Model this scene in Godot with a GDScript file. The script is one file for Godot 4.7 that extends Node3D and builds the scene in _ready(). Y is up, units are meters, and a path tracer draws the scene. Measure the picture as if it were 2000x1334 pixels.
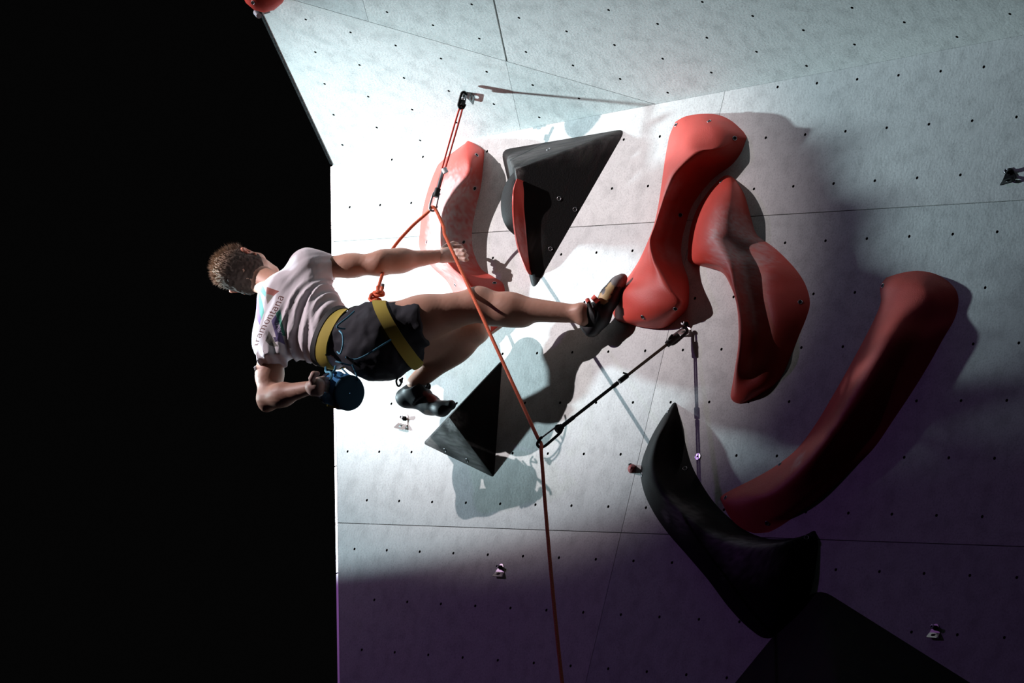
extends Node3D
# A lead climber leaning out under the roof of a dark indoor competition wall.
# World: metres, y up. The tall wall leans out 15 degrees, its panel rows are level with x; a near-level roof juts from its top.

const EYE := Vector3(0, 1.6, 0)
const RIGHT := Vector3(0.71512363, 0.37034302, -0.59282733)
const UP := Vector3(0.01784573, 0.83816061, 0.54513148)
const BACK := Vector3(0.69877015, -0.40041583, 0.59277941)
const WALL_N := Vector3(0, -0.258819045, 0.965925826)
const WALL_D := -8.76294476
const ROOF_N := Vector3(0.07255641, -0.99523358, 0.06515893)
const ROOF_D := -8.50621787
const WALL_O := Vector3(-9.45290251, 6.09268633, -7.4395376)   # a bolt hole of the wall's grid
const ROOF_O := Vector3(-9.40582974, 7.45133153, -6.26083523)  # a bolt hole of the roof's grid

var M := {}
var taken := {}

# ---------------------------------------------------------------- places
func along(x: float, y: float) -> Vector3:
	return RIGHT * ((x - 1000.0) / 6000.0) - UP * ((y - 667.0) / 6000.0) - BACK

func W(x: float, y: float, h := 0.0) -> Vector3:      # a point h metres off the wall
	var d := along(x, y)
	return EYE + d * ((WALL_D + h - WALL_N.dot(EYE)) / WALL_N.dot(d))

func V(x: float, y: float, h := 0.0) -> Vector3:      # a point h metres below the roof
	var d := along(x, y)
	return EYE + d * ((ROOF_D + h - ROOF_N.dot(EYE)) / ROOF_N.dot(d))

func D(x: float, y: float, z: float) -> Vector3:      # a point z metres out
	return EYE + along(x, y) * z

# ---------------------------------------------------------------- naming
func numbered(called: String) -> String:
	if not taken.has(called):
		taken[called] = 0
		return called
	taken[called] += 1
	return "%s_%03d" % [called, taken[called]]

func tag(o: Node, label: String, category: String, group := "") -> Node:
	o.set_meta("label", label)
	o.set_meta("category", category)
	if group:
		o.set_meta("group", group)
	return o

func thing(called: String, at: Vector3, label: String, category: String, group := "") -> Node3D:
	var o := Node3D.new()
	o.name = numbered(called)
	o.position = at
	add_child(o, true)
	tag(o, label, category, group)
	return o

func part(called: String, mesh: Mesh, mat: Material, parent: Node3D) -> MeshInstance3D:   # mesh is given in world places
	var o := MeshInstance3D.new()
	o.name = called
	o.mesh = mesh
	o.material_override = mat
	o.cast_shadow = GeometryInstance3D.SHADOW_CASTING_SETTING_ON
	var p: Node = parent
	var off := Vector3.ZERO
	while p != self and p != null:
		off += (p as Node3D).position
		p = p.get_parent()
	o.position = -off
	parent.add_child(o, true)
	return o

# ---------------------------------------------------------------- mesh helpers
func begin() -> SurfaceTool:
	var st := SurfaceTool.new()
	st.begin(Mesh.PRIMITIVE_TRIANGLES)
	return st

func done(st: SurfaceTool) -> ArrayMesh:
	st.generate_normals()
	return st.commit()

func tri(st: SurfaceTool, a: Vector3, b: Vector3, c: Vector3) -> void:
	st.add_vertex(a); st.add_vertex(c); st.add_vertex(b)

func quad(st: SurfaceTool, a: Vector3, b: Vector3, c: Vector3, d: Vector3) -> void:   # counter-clockwise seen from outside
	tri(st, a, b, c); tri(st, a, c, d)

func side_of(t: Vector3) -> Vector3:
	var u := t.cross(Vector3.UP)
	if u.length() < 0.1:
		u = t.cross(Vector3.RIGHT)
	return u.normalized()

func curve(pts: Array, n: int) -> PackedVector3Array:      # a smooth line through points, n steps each
	var out := PackedVector3Array()
	for i in pts.size() - 1:
		var p0: Vector3 = pts[maxi(i - 1, 0)]
		var p1: Vector3 = pts[i]
		var p2: Vector3 = pts[i + 1]
		var p3: Vector3 = pts[mini(i + 2, pts.size() - 1)]
		for k in n:
			out.append(p1.cubic_interpolate(p2, p0, p3, float(k) / n))
	out.append(pts[pts.size() - 1])
	return out

func tube(st: SurfaceTool, path: PackedVector3Array, r: float, n := 8, closed := false, r_end := -1.0, twist := 0.0) -> void:
	if r_end < 0:
		r_end = r
	var m := path.size()
	var u := side_of((path[1] - path[0]).normalized())
	var run := 0.0
	st.set_smooth_group(1)
	var rings := []
	for i in m:
		var t: Vector3
		if closed:
			t = (path[(i + 1) % m] - path[(i - 1 + m) % m]).normalized()
		else:
			t = (path[mini(i + 1, m - 1)] - path[maxi(i - 1, 0)]).normalized()
		u = (u - t * u.dot(t)).normalized()
		var v := t.cross(u)
		if i > 0:
			run += path[i].distance_to(path[i - 1])
		var ring := []
		var rr := lerpf(r, r_end, float(i) / (m - 1))
		for k in n:
			var a := TAU * k / n
			ring.append(path[i] + (u * cos(a) + v * sin(a)) * rr)
		rings.append([ring, run])
	var count := m if closed else m - 1
	for i in count:
		var a: Array = rings[i]
		var b: Array = rings[(i + 1) % m]
		for k in n:
			var k2 := (k + 1) % n
			var q := [[a[0][k], Vector2(float(k) / n + a[1] * twist, a[1])], [a[0][k2], Vector2(float(k + 1) / n + a[1] * twist, a[1])], [b[0][k2], Vector2(float(k + 1) / n + b[1] * twist, b[1])], [b[0][k], Vector2(float(k) / n + b[1] * twist, b[1])]]
			for e in [0, 2, 1, 0, 3, 2]:
				st.set_uv(q[e][1])
				st.add_vertex(q[e][0])
	if not closed:
		st.set_smooth_group(2)
		for k in n:
			var k2 := (k + 1) % n
			st.set_uv(Vector2.ZERO)
			tri(st, path[0], rings[0][0][k2], rings[0][0][k])
			tri(st, path[m - 1], rings[m - 1][0][k], rings[m - 1][0][k2])

func rod(st: SurfaceTool, a: Vector3, b: Vector3, r: float, n := 10, r_end := -1.0) -> void:
	tube(st, PackedVector3Array([a, b]), r, n, false, r_end)

func box(st: SurfaceTool, c: Vector3, x: Vector3, y: Vector3, z: Vector3, bevel := 0.15) -> void:   # half axes; edges cut off
	st.set_smooth_group(-1)
	var ax := [x, y, z]
	var k := 1.0 - bevel
	var corner := func(s: Array, full: int) -> Vector3:
		var p := c
		for i in 3:
			p += ax[i] * s[i] * (1.0 if i == full else k)
		return p
	for f in 3:
		var g := (f + 1) % 3
		var h := (f + 2) % 3
		for s in [-1, 1]:
			var q := []
			for w in [[-1, -1], [1, -1], [1, 1], [-1, 1]]:
				var sg := [0, 0, 0]
				sg[f] = s; sg[g] = w[0]; sg[h] = w[1]
				q.append(corner.call(sg, f))
			facing(st, q, q[0] + q[2] - c * 2)
	for f in 3:                                             # the cut edges
		var g := (f + 1) % 3
		var h := (f + 2) % 3
		for s in [-1, 1]:
			for t in [-1, 1]:
				var q := []
				for w in [[-1, g], [1, g], [1, h], [-1, h]]:
					var sg := [0, 0, 0]
					sg[f] = w[0]; sg[g] = s; sg[h] = t
					q.append(corner.call(sg, w[1]))
				facing(st, q, ax[g] * s + ax[h] * t)

func facing(st: SurfaceTool, q: Array, out: Vector3) -> void:     # a polygon turned so that it faces «out»
	var n: Vector3 = (q[1] - q[0]).cross(q[2] - q[0])
	if n.dot(out) < 0:
		q = q.duplicate()
		q.reverse()
	for i in q.size() - 2:
		tri(st, q[0], q[i + 1], q[i + 2])

func slab(st: SurfaceTool, poly: Array, depth: Vector3, bevel := 0.0) -> void:      # a flat polygon pushed out by depth
	st.set_smooth_group(-1)
	var n := poly.size()
	var c := Vector3.ZERO
	for p in poly:
		c += p / n
	var top := []
	var mid := []
	for p in poly:
		var inw: Vector3 = (c - p).normalized() * bevel
		top.append(p + depth + inw)
		mid.append(p + depth * (1.0 - minf(bevel / maxf(depth.length(), 1e-6), 0.8)))
	facing(st, top, depth)
	facing(st, poly, -depth)
	for i in n:
		var j := (i + 1) % n
		var mid_out: Vector3 = (poly[i] + poly[j]) / 2.0 - c
		facing(st, [poly[i], poly[j], mid[j], mid[i]], mid_out)
		if bevel > 0:
			facing(st, [mid[i], mid[j], top[j], top[i]], mid_out.normalized() + depth.normalized())

# a free-form surface through rows of points; «drop» gives the foot of each edge point
func loft(rows: Array, sr: int, sc: int, drop: Callable, paint = null) -> ArrayMesh:
	var wide := []
	for row in rows:
		wide.append(curve(row, sc))
	var nc: int = wide[0].size()
	var grid := []
	for i in (rows.size() - 1) * sr + 1:
		grid.append(PackedVector3Array())
	for j in nc:
		var col := []
		for i in rows.size():
			col.append(wide[i][j])
		var line := curve(col, sr)
		for i in line.size():
			grid[i].append(line[i])
	var st := begin()
	var nr := grid.size()
	var flip := false
	var sum := 0.0
	for i in range(0, nr - 1, 3):
		for j in range(0, nc - 1, 3):
			var a: Vector3 = grid[i][j]
			sum += (grid[i + 1][j] - a).cross(grid[i][j + 1] - a).dot(WALL_N)
	flip = sum < 0
	st.set_smooth_group(1)
	var put := func(p: Vector3) -> void:
		if paint != null:
			st.set_color(paint.call(p))
		st.add_vertex(p)
	for i in nr - 1:
		for j in nc - 1:
			var a: Vector3 = grid[i][j]
			var b: Vector3 = grid[i + 1][j]
			var c: Vector3 = grid[i + 1][j + 1]
			var d: Vector3 = grid[i][j + 1]
			for p in ([a, b, c, a, c, d] if flip else [a, c, b, a, d, c]):
				put.call(p)
	var rim := []
	for j in nc: rim.append(grid[0][j])
	for i in range(1, nr): rim.append(grid[i][nc - 1])
	for j in range(nc - 2, -1, -1): rim.append(grid[nr - 1][j])
	for i in range(nr - 2, 0, -1): rim.append(grid[i][0])
	st.set_smooth_group(2)
	for i in rim.size():
		var a: Vector3 = rim[i]
		var b: Vector3 = rim[(i + 1) % rim.size()]
		var a2: Vector3 = drop.call(a)
		var b2: Vector3 = drop.call(b)
		for p in ([a, a2, b, b, a2, b2] if flip else [a, b, a2, b, b2, a2]):
			put.call(p)
	return done(st)

func off_wall(p: Vector3) -> float:
	return WALL_N.dot(p) - WALL_D

func to_wall(p: Vector3) -> Vector3:
	return p - WALL_N * (off_wall(p) + 0.004)

# ---------------------------------------------------------------- materials
func noise_tex(sd: int, freq: float, ramp: Array, octaves := 4, as_normal := 0.0, size := 512, kind := FastNoiseLite.TYPE_SIMPLEX_SMOOTH) -> NoiseTexture2D:
	var n := FastNoiseLite.new()
	n.seed = sd
	n.noise_type = kind
	n.frequency = freq
	n.fractal_octaves = octaves
	var t := NoiseTexture2D.new()
	t.width = size
	t.height = size
	t.seamless = true
	t.noise = n
	if as_normal > 0:
		t.as_normal_map = true
		t.bump_strength = as_normal
	elif ramp:
		var g := Gradient.new()
		g.offsets = PackedFloat32Array(ramp.map(func(e): return e[0]))
		g.colors = PackedColorArray(ramp.map(func(e): return e[1]))
		t.color_ramp = g
	return t

func mat(c: Color, rough := 0.7, metal := 0.0) -> StandardMaterial3D:
	var m := StandardMaterial3D.new()
	m.albedo_color = c
	m.roughness = rough
	m.metallic = metal
	return m

func grainy(m: StandardMaterial3D, normal: Texture2D, scale: float, strength := 0.4) -> StandardMaterial3D:
	m.uv1_triplanar = true
	m.uv1_world_triplanar = true
	m.uv1_scale = Vector3.ONE * scale
	m.normal_enabled = true
	m.normal_texture = normal
	m.normal_scale = strength
	return m

func grey(v: float) -> Color:
	return Color(v, v, v)

func make_materials() -> void:
	var fine := noise_tex(3, 0.09, [], 3, 2.0)
	var weave := noise_tex(5, 0.2, [], 2, 3.0)
	for i in 3:                                            # three batches of painted plywood sheet
		var w := mat([Color(0.86, 0.87, 0.86), Color(0.83, 0.845, 0.84), Color(0.885, 0.885, 0.875)][i], 0.62)
		w.albedo_texture = noise_tex(11 + i, 0.008, [[0.0, grey(0.86)], [0.38, grey(0.95)], [0.5, grey(0.975)], [0.7, grey(1.0)], [1.0, grey(0.93)]], 6, 0.0, 1024)
		w.detail_enabled = true
		w.detail_blend_mode = BaseMaterial3D.BLEND_MODE_MUL
		w.detail_albedo = noise_tex(31 + i, 0.16, [[0.0, grey(0.80)], [0.45, grey(0.96)], [1.0, grey(1.0)]], 3)
		grainy(w, fine, 1.3, 0.16)
		M["sheet%d" % i] = w
	M.board = mat(grey(0.12), 0.9)
	M.gap = mat(grey(0.03), 0.9)
	M.birch = mat(Color(0.92, 0.88, 0.87), 0.45, 1.0)
	M.steel = grainy(mat(grey(0.22), 0.5, 0.5), fine, 2.0)
	M.steel.albedo_texture = noise_tex(41, 0.05, [[0.0, grey(0.25)], [0.5, grey(0.6)], [1.0, grey(1.0)]], 4)
	M.zinc = mat(Color(0.90, 0.86, 0.85), 0.42, 1.0)
	M.alloy = mat(Color(0.72, 0.72, 0.74), 0.3, 0.9)
	M.black_metal = mat(grey(0.12), 0.35, 0.6)
	M.rubber = mat(grey(0.08), 0.7)
	M.red = grainy(mat(Color.WHITE, 0.55), fine, 3.0, 0.35)
	M.red.vertex_color_use_as_albedo = true
	M.black_hold = grainy(mat(Color.WHITE, 0.6), fine, 3.0, 0.5)
	M.black_hold.vertex_color_use_as_albedo = true
	M.black_hold.metallic_specular = 0.22
	M.skin = mat(Color.WHITE, 0.52)
	M.skin.vertex_color_use_as_albedo = true
	M.skin.subsurf_scatter_enabled = true
	M.skin.subsurf_scatter_strength = 0.12
	M.hair = mat(Color.WHITE, 0.85)
	M.hair.vertex_color_use_as_albedo = true
	M.shorts = grainy(mat(Color(0.10, 0.10, 0.14), 0.85), weave, 6.0, 0.5)
	M.webbing = grainy(mat(Color(0.62, 0.55, 0.20), 0.8), weave, 14.0, 0.5)
	M.black_web = grainy(mat(grey(0.11), 0.75), weave, 14.0, 0.5)
	M.cord = grainy(mat(Color(0.16, 0.42, 0.52), 0.7), weave, 30.0, 0.4)
	M.bag = grainy(mat(Color(0.13, 0.42, 0.62), 0.8), weave, 8.0, 0.5)
	M.bag_dark = grainy(mat(Color(0.06, 0.27, 0.36), 0.85), weave, 8.0, 0.5)
	M.navy = mat(Color(0.05, 0.08, 0.16), 0.5)
	M.red_cord = grainy(mat(Color(0.80, 0.22, 0.14), 0.75), weave, 30.0, 0.4)
	M.olive_cord = grainy(mat(Color(0.36, 0.30, 0.24), 0.75), weave, 30.0, 0.4)
	M.grey_web = grainy(mat(Color(0.46, 0.44, 0.45), 0.8), weave, 30.0, 0.5)
	M.tape = mat(Color(0.85, 0.85, 0.86), 0.7)
	M.white = mat(Color(0.93, 0.93, 0.97), 0.36, 1.0)
	M.floor = grainy(mat(grey(0.05), 0.9), fine, 0.5)
	M.shoe = mat(Color.WHITE, 0.55)
	M.shoe.vertex_color_use_as_albedo = true
	M.shoe_tab = mat(Color(0.86, 0.30, 0.22), 0.6)
	var img := Image.create(32, 64, false, Image.FORMAT_RGB8)      # the rope's sheath: orange with paler and darker yarns
	var rng := RandomNumberGenerator.new()
	rng.seed = 9
	for y in 64:
		for x in 32:
			var k := (x + y) % 8
			var c := Color(0.88, 0.36, 0.20)
			if k < 2 and (x / 4 + y / 8) % 3 == 0:
				c = Color(0.97, 0.70, 0.45)
			elif (x - y + 64) % 8 < 1:
				c = Color(0.70, 0.24, 0.15)
			img.set_pixel(x, y, c.darkened(rng.randf() * 0.12))
	M.rope = mat(Color.WHITE, 0.75)
	M.rope.albedo_texture = ImageTexture.create_from_image(img)
	M.rope.uv1_scale = Vector3(1, 22, 1)
	for k in M:
		M[k].resource_name = k

# ---------------------------------------------------------------- camera, lights
func stage() -> void:
	var cam := Camera3D.new()
	cam.transform = Transform3D(Basis(RIGHT, UP, BACK), EYE)
	cam.fov = rad_to_deg(2.0 * atan(667.0 / 6000.0))
	cam.near = 0.1
	cam.far = 200.0
	add_child(cam)
	cam.current = true
	var env := Environment.new()
	env.background_mode = Environment.BG_COLOR
	env.background_color = Color(0.018, 0.018, 0.018)
	env.ambient_light_source = Environment.AMBIENT_SOURCE_BG
	env.tonemap_mode = Environment.TONE_MAPPER_LINEAR
	env.tonemap_exposure = 1.0
	env.sdfgi_enabled = true
	env.ssao_enabled = true
	env.ssil_enabled = true
	var we := WorldEnvironment.new()
	we.environment = env
	add_child(we)
	# stage spots hung out in the hall: a warm key, a cool cross light (hot core inside a hard-edged beam), a faint violet wash
	spot("key_spot", Vector3(-17.939, 7.027, 3.510), W(900, 450), Color(1.0, 0.90, 0.91), 285.0, 5.9, 0.85, 0.05)
	spot("cross_spot", Vector3(-12.433, 5.622, -5.953), W(456, 577), Color(0.71, 0.93, 1.0), 12.0, 27.09, 0.05, 0.06)
	spot("cross_spot_core", Vector3(-12.433, 5.622, -5.953), W(1000, 400), Color(0.71, 0.93, 1.0), 40.0, 18.5, 1.0, 0.06)
	spot("violet_spot", Vector3(-15.70, 6.37, -0.37), W(900, 1000), Color(0.62, 0.27, 1.0), 5.0, 24.0, 0.9, 0.08)

func spot(called: String, at: Vector3, target: Vector3, c: Color, energy: float, angle: float, blend: float, size: float) -> void:
	var l := SpotLight3D.new()
	l.name = called
	l.light_color = c.linear_to_srgb()
	l.light_energy = energy
	l.spot_angle = angle
	l.spot_angle_attenuation = blend
	l.spot_range = 60.0
	l.spot_attenuation = 2.0
	l.light_size = size
	l.shadow_enabled = true
	add_child(l)
	l.look_at_from_position(at, target, Vector3.UP)

# ---------------------------------------------------------------- wall and roof
func clip(poly: Array, n: Vector2, d: float) -> Array:       # keeps n·p <= d
	var out := []
	for i in poly.size():
		var a: Vector2 = poly[i]
		var b: Vector2 = poly[(i + 1) % poly.size()]
		var da := n.dot(a) - d
		var db := n.dot(b) - d
		if da <= 0: out.append(a)
		if da * db < 0: out.append(a + (b - a) * (da / (da - db)))
	return out

# a painted sheet with threaded holes; poly and holes in metres along ex, ey from o
func sheet(o: Vector3, ex: Vector3, ey: Vector3, n: Vector3, poly: Array, hole0: Vector2, pitch: Vector2, skew: float, mat_: Material, parent: Node3D) -> void:
	var st := begin()
	st.set_smooth_group(-1)
	var at := func(p: Vector2, h: float) -> Vector3: return o + ex * p.x + ey * p.y + n * h
	var lo: Vector2 = poly[0]
	var hi: Vector2 = poly[0]
	for p in poly:
		lo = lo.min(p)
		hi = hi.max(p)
	var r := 0.0058
	var holes := begin()
	var have := false
	for iy in range(floori((lo.y - hole0.y) / pitch.y - 0.5), ceili((hi.y - hole0.y) / pitch.y + 0.5) + 1):
		var y := hole0.y + iy * pitch.y
		var band := clip(clip(poly, Vector2(0, 1), y + pitch.y / 2), Vector2(0, -1), -(y - pitch.y / 2))
		if band.size() < 3: continue
		var x0 := hole0.x + skew * (y - hole0.y)
		for ix in range(floori((lo.x - x0) / pitch.x - 1.5), ceili((hi.x - x0) / pitch.x + 1.5) + 1):
			var c := Vector2(x0 + ix * pitch.x, y)
			var cell := clip(clip(band, Vector2(1, 0), c.x + pitch.x / 2), Vector2(-1, 0), -(c.x - pitch.x / 2))
			if cell.size() < 3: continue
			var inside := true
			for k in cell.size():
				var a: Vector2 = cell[k]
				var b: Vector2 = cell[(k + 1) % cell.size()]
				var e := b - a
				if e.length() < 1e-5: continue
				if absf(e.cross(c - a) / e.length()) < 0.02 or e.cross(c - a) * (e.cross(poly_mid(cell) - a)) < 0:
					inside = false
			if not inside:
				facing(st, cell.map(func(p): return at.call(p, 0.0)), n)
				continue
			var angs := []
			for k in 12: angs.append(TAU * k / 12)
			for p in cell: angs.append(fposmod((p - c).angle(), TAU))
			angs.sort()
			for k in angs.size():
				var a0: float = angs[k]
				var a1: float = angs[(k + 1) % angs.size()]
				if k == angs.size() - 1: a1 += TAU
				if a1 - a0 < 1e-5: continue
				var q0 := reach(cell, c, a0)
				var q1 := reach(cell, c, a1)
				facing(st, [at.call(q0, 0.0), at.call(q1, 0.0), at.call(c + Vector2.from_angle(a1) * r, 0.0), at.call(c + Vector2.from_angle(a0) * r, 0.0)], n)
			have = true
			for k in 12:
				var d0 := Vector2.from_angle(TAU * k / 12) * r
				var d1 := Vector2.from_angle(TAU * (k + 1) / 12) * r
				facing(holes, [at.call(c + d0, 0.0), at.call(c + d1, 0.0), at.call(c + d1, -0.02), at.call(c + d0, -0.02)], -(ex * (d0 + d1).x + ey * (d0 + d1).y))
				facing(holes, [at.call(c, -0.02), at.call(c + d0, -0.02), at.call(c + d1, -0.02)], n)
	var mid := poly_mid(poly)
	for k in poly.size():                                   # the sheet's edges
		var a: Vector2 = poly[k]
		var b: Vector2 = poly[(k + 1) % poly.size()]
		var out2: Vector2 = (a + b) / 2 - mid
		facing(st, [at.call(a, 0.0), at.call(b, 0.0), at.call(b, -0.018), at.call(a, -0.018)], ex * out2.x + ey * out2.y)
	var p := part("panel", done(st), mat_, parent)
	if have:
		var hs := part("bolt_holes", done(holes), M.gap, p)
		hs.position = Vector3.ZERO
		hs.set_meta("kind", "stuff")

func poly_mid(poly: Array) -> Vector2:
	var c := Vector2.ZERO
	for p in poly: c += p / poly.size()
	return c

func reach(poly: Array, c: Vector2, ang: float) -> Vector2:   # where a ray from c leaves the convex polygon
	var d := Vector2.from_angle(ang)
	var best := 10.0
	for k in poly.size():
		var a: Vector2 = poly[k]
		var e: Vector2 = poly[(k + 1) % poly.size()] - a
		if e.length() < 1e-5: continue
		var n := Vector2(e.y, -e.x).normalized()
		var gap := n.dot(a - c)
		if gap < 0:
			n = -n
			gap = -gap
		var speed := n.dot(d)
		if speed > 1e-6: best = minf(best, gap / speed)
	return c + d * best

func structure(called: String) -> Node3D:
	var o := Node3D.new()
	o.name = called
	o.set_meta("kind", "structure")
	add_child(o, true)
	return o

func walls() -> void:
	# wall: lattice steps of 19.2 cm across, 20.8 cm down
	var ex := Vector3(1, 0, 0)
	var ey := Vector3(0, -0.965925826, -0.258819045)
	var g := func(u: float, v: float) -> Vector2: return Vector2(0.192444 * u - 0.00873 * v, 0.20767 * v)
	var wall := structure("wall_front")
	var e0: Vector2 = g.call(-2.96, -6.29)
	var e1: Vector2 = g.call(1.59, 4.68)
	var j1: Vector2 = g.call(15.65, -7.62)
	var edge_n := Vector2(e0.y - e1.y, e1.x - e0.x).normalized()       # points to the free side
	var join_n := Vector2((j1 - e0).y, -(j1 - e0).x).normalized()
	var tone := 0
	for row in [[-12.0, -4.56], [-4.545, 1.475], [1.49, 7.5], [7.515, 13.5]]:
		for col in [[-9.0, 8.495], [8.508, 20.5]]:
			var poly := [g.call(col[0], row[0]), g.call(col[1], row[0]), g.call(col[1], row[1]), g.call(col[0], row[1])]
			poly = clip(clip(poly, edge_n, edge_n.dot(e0)), join_n, join_n.dot(e0))
			var off := Vector2.ZERO
			if row[1] < 0: off = g.call(0, -0.3) if col[1] < 10 else g.call(-0.12, -0.09)
			if poly.size() > 2:
				sheet(WALL_O, ex, ey, WALL_N, poly, off, Vector2(0.192444, 0.20767), -0.00873 / 0.20767, M["sheet%d" % [0, 2, 1, 0, 2, 1, 0, 1][tone]], wall)
			tone += 1
	var st := begin()                                       # boards behind the sheets, down to the floor
	var at := func(p: Vector2, h: float) -> Vector3: return WALL_O + ex * p.x + ey * p.y + WALL_N * h
	var far: Vector2 = e0 + (e1 - e0) * 3.2
	var b := [e0, j1 + (j1 - e0) * 0.3, g.call(20.5, 29.0), Vector2(far.x, (g.call(20.5, 29.0) as Vector2).y)]
	slab(st, b.map(func(p): return at.call(p, -0.2)), WALL_N * 0.18)
	part("backing_board", done(st), M.board, wall)
	# the pale edge strip down the free side
	var t1 := structure("trim_1")
	for k in 9:
		st = begin()
		var a: Vector2 = e0 + (e1 - e0) * (k * 0.2 + 0.002)
		var c: Vector2 = e0 + (e1 - e0) * ((k + 1) * 0.2)
		var w := edge_n * 0.012
		var q := [at.call(a, 0.001), at.call(c, 0.001), at.call(c + w, 0.001), at.call(a + w, 0.001)]
		slab(st, [at.call(a, -0.03), at.call(c, -0.03), at.call(c + w, -0.03), at.call(a + w, -0.03)], WALL_N * 0.02)
		facing(st, q, WALL_N)
		facing(st, [q[2], q[3], at.call(a + w, -0.02), at.call(c + w, -0.02)], ex * w.x + ey * w.y)
		part("strip", done(st), M.birch, t1)
	# roof
	var a_ := Vector3(0.161079471, 0.00409862532, -0.116764633)
	var b_ := Vector3(-0.102248418, -0.0194391690, -0.183056060)
	var rx := a_.normalized()
	var ry := (b_ - rx * b_.dot(rx)).normalized()
	var roof := structure("ceiling")
	var h := func(u: float, v: float) -> Vector2: return Vector2(0.19899 * u + 0.02424 * v, 0.20918 * v)
	var r0: Vector2 = h.call(-0.4, 4.85)
	var r1: Vector2 = h.call(-1.08, -0.17)
	var s1: Vector2 = h.call(15.29, -5.55)
	var redge := Vector2(-(r0.y - r1.y), r0.x - r1.x).normalized()
	var rjoin := Vector2(-(s1 - r0).y, (s1 - r0).x).normalized()
	tone = 0
	for s in [[-6.0, 4.5, -0.515, 9.0], [4.508, 16.5, -0.515, 9.0], [16.51, 26.0, -0.515, 9.0], [-6.0, 1.5, -6.5, -0.53], [1.508, 4.505, -6.5, -0.53], [4.545, 16.5, -6.5, -0.53], [16.51, 26.0, -6.5, -0.53], [-6.0, 4.5, -12.5, -6.515], [4.51, 16.5, -12.5, -6.515], [16.51, 26.0, -12.5, -6.515]]:
		var poly := [h.call(s[0], s[2]), h.call(s[1], s[2]), h.call(s[1], s[3]), h.call(s[0], s[3])]
		poly = clip(clip(poly, redge, redge.dot(r0)), rjoin, rjoin.dot(r0))
		if poly.size() > 2:
			sheet(ROOF_O, rx, ry, ROOF_N, poly, Vector2.ZERO, Vector2(0.19899 * 1.002, 0.20918), 0.02424 / 0.20918, M["sheet%d" % [2, 0, 1, 1, 0, 2, 0, 1, 2, 0][tone]], roof)
		tone += 1
	var ra := func(p: Vector2, k: float) -> Vector3: return ROOF_O + rx * p.x + ry * p.y + ROOF_N * k
	st = begin()
	var rend: Vector2 = r0 + (r1 - r0) * 3.4
	slab(st, [r0, rend, rend + Vector2(5.6, 0), s1 + (s1 - r0) * 0.3].map(func(p): return ra.call(p, -0.2)), ROOF_N * 0.18)
	part("backing_board", done(st), M.board, roof)
	var t2 := structure("trim_2")
	for k in 3:
		st = begin()
		var a: Vector2 = r0 + (r1 - r0) * (k * 1.1 + 0.003)
		var c: Vector2 = r0 + (r1 - r0) * ((k + 1) * 1.1)
		var w := redge * 0.012
		slab(st, [ra.call(a, -0.2), ra.call(c, -0.2), ra.call(c + w, -0.2), ra.call(a + w, -0.2)], ROOF_N * 0.203, 0.002)
		part("strip", done(st), M.steel, t2)
	var fl := structure("floor")
	st = begin()
	box(st, Vector3(-4, -0.15, -4), Vector3(22, 0, 0), Vector3(0, 0.15, 0), Vector3(0, 0, 20), 0.0)
	part("mat", done(st), M.floor, fl)

# ---------------------------------------------------------------- holds and volumes
func lin(r: float, g: float, b: float) -> Color:
	return Color(r, g, b)

func pts(flat: Array, low := 1.0) -> Array:                         # x, y, height triples on the wall
	var out := []
	for i in flat.size() / 3:
		out.append(W(flat[i * 3], flat[i * 3 + 1], flat[i * 3 + 2] * low))
	return out

var speck: FastNoiseLite

func painter(base: Color, chalk: Array, chalk_color := Color(0.62, 0.58, 0.58)) -> Callable:   # base colour with chalk rubbed on; chalk: x, y, height, radius, strength
	var spots := []
	for c in chalk:
		spots.append([W(c[0], c[1], c[2]), c[3], c[4]])
	return func(p: Vector3) -> Color:
		var k := 0.0
		for s in spots:
			var d: float = p.distance_to(s[0]) / s[1]
			if d < 1.6:
				k = maxf(k, s[2] * smoothstep(1.5, 0.2, d + 0.45 * speck.get_noise_3dv(p * 60.0)))
		k *= clampf(0.75 + 0.9 * speck.get_noise_3dv(p * 160.0), 0.0, 1.0)
		var b := base * (1.0 + 0.12 * speck.get_noise_3dv(p * 25.0))
		b.a = 1.0
		return b.lerp(chalk_color, k)

func hit(mesh: ArrayMesh, x: float, y: float) -> Array:       # the mesh's front-most point under a line of sight, and its normal
	var d := along(x, y).normalized()
	var a := mesh.surface_get_arrays(0)
	var v: PackedVector3Array = a[Mesh.ARRAY_VERTEX]
	var nn: PackedVector3Array = a[Mesh.ARRAY_NORMAL]
	var best := 1e9
	var at := Vector3.ZERO
	var n := WALL_N
	for i in range(0, v.size() - 2, 3):
		var r: Variant = Geometry3D.ray_intersects_triangle(EYE, d, v[i], v[i + 1], v[i + 2])
		if r != null and (r as Vector3).distance_to(EYE) < best:
			best = (r as Vector3).distance_to(EYE)
			at = r
			n = (nn[i] + nn[i + 1] + nn[i + 2]).normalized()
	if n.dot(d) > 0: n = -n
	return [at, n, best < 1e8]

func bolts(mesh: ArrayMesh, spots: Array, parent: Node3D) -> void:
	for s in spots:
		var h := hit(mesh, s[0], s[1])
		if not h[2]: continue
		var st := begin()
		rod(st, h[0] - h[1] * 0.012, h[0] + h[1] * 0.0012, 0.0078, 12)
		part("bolt", done(st), M.gap, parent)
		st = begin()
		var u := side_of(h[1])
		var v2: Vector3 = h[1].cross(u)
		var ring := PackedVector3Array()
		for k in 12: ring.append(h[0] + h[1] * 0.001 + (u * cos(TAU * k / 12) + v2 * sin(TAU * k / 12)) * 0.008)
		tube(st, ring, 0.0012, 5, true)
		part("washer", done(st), M.alloy, parent)

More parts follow.
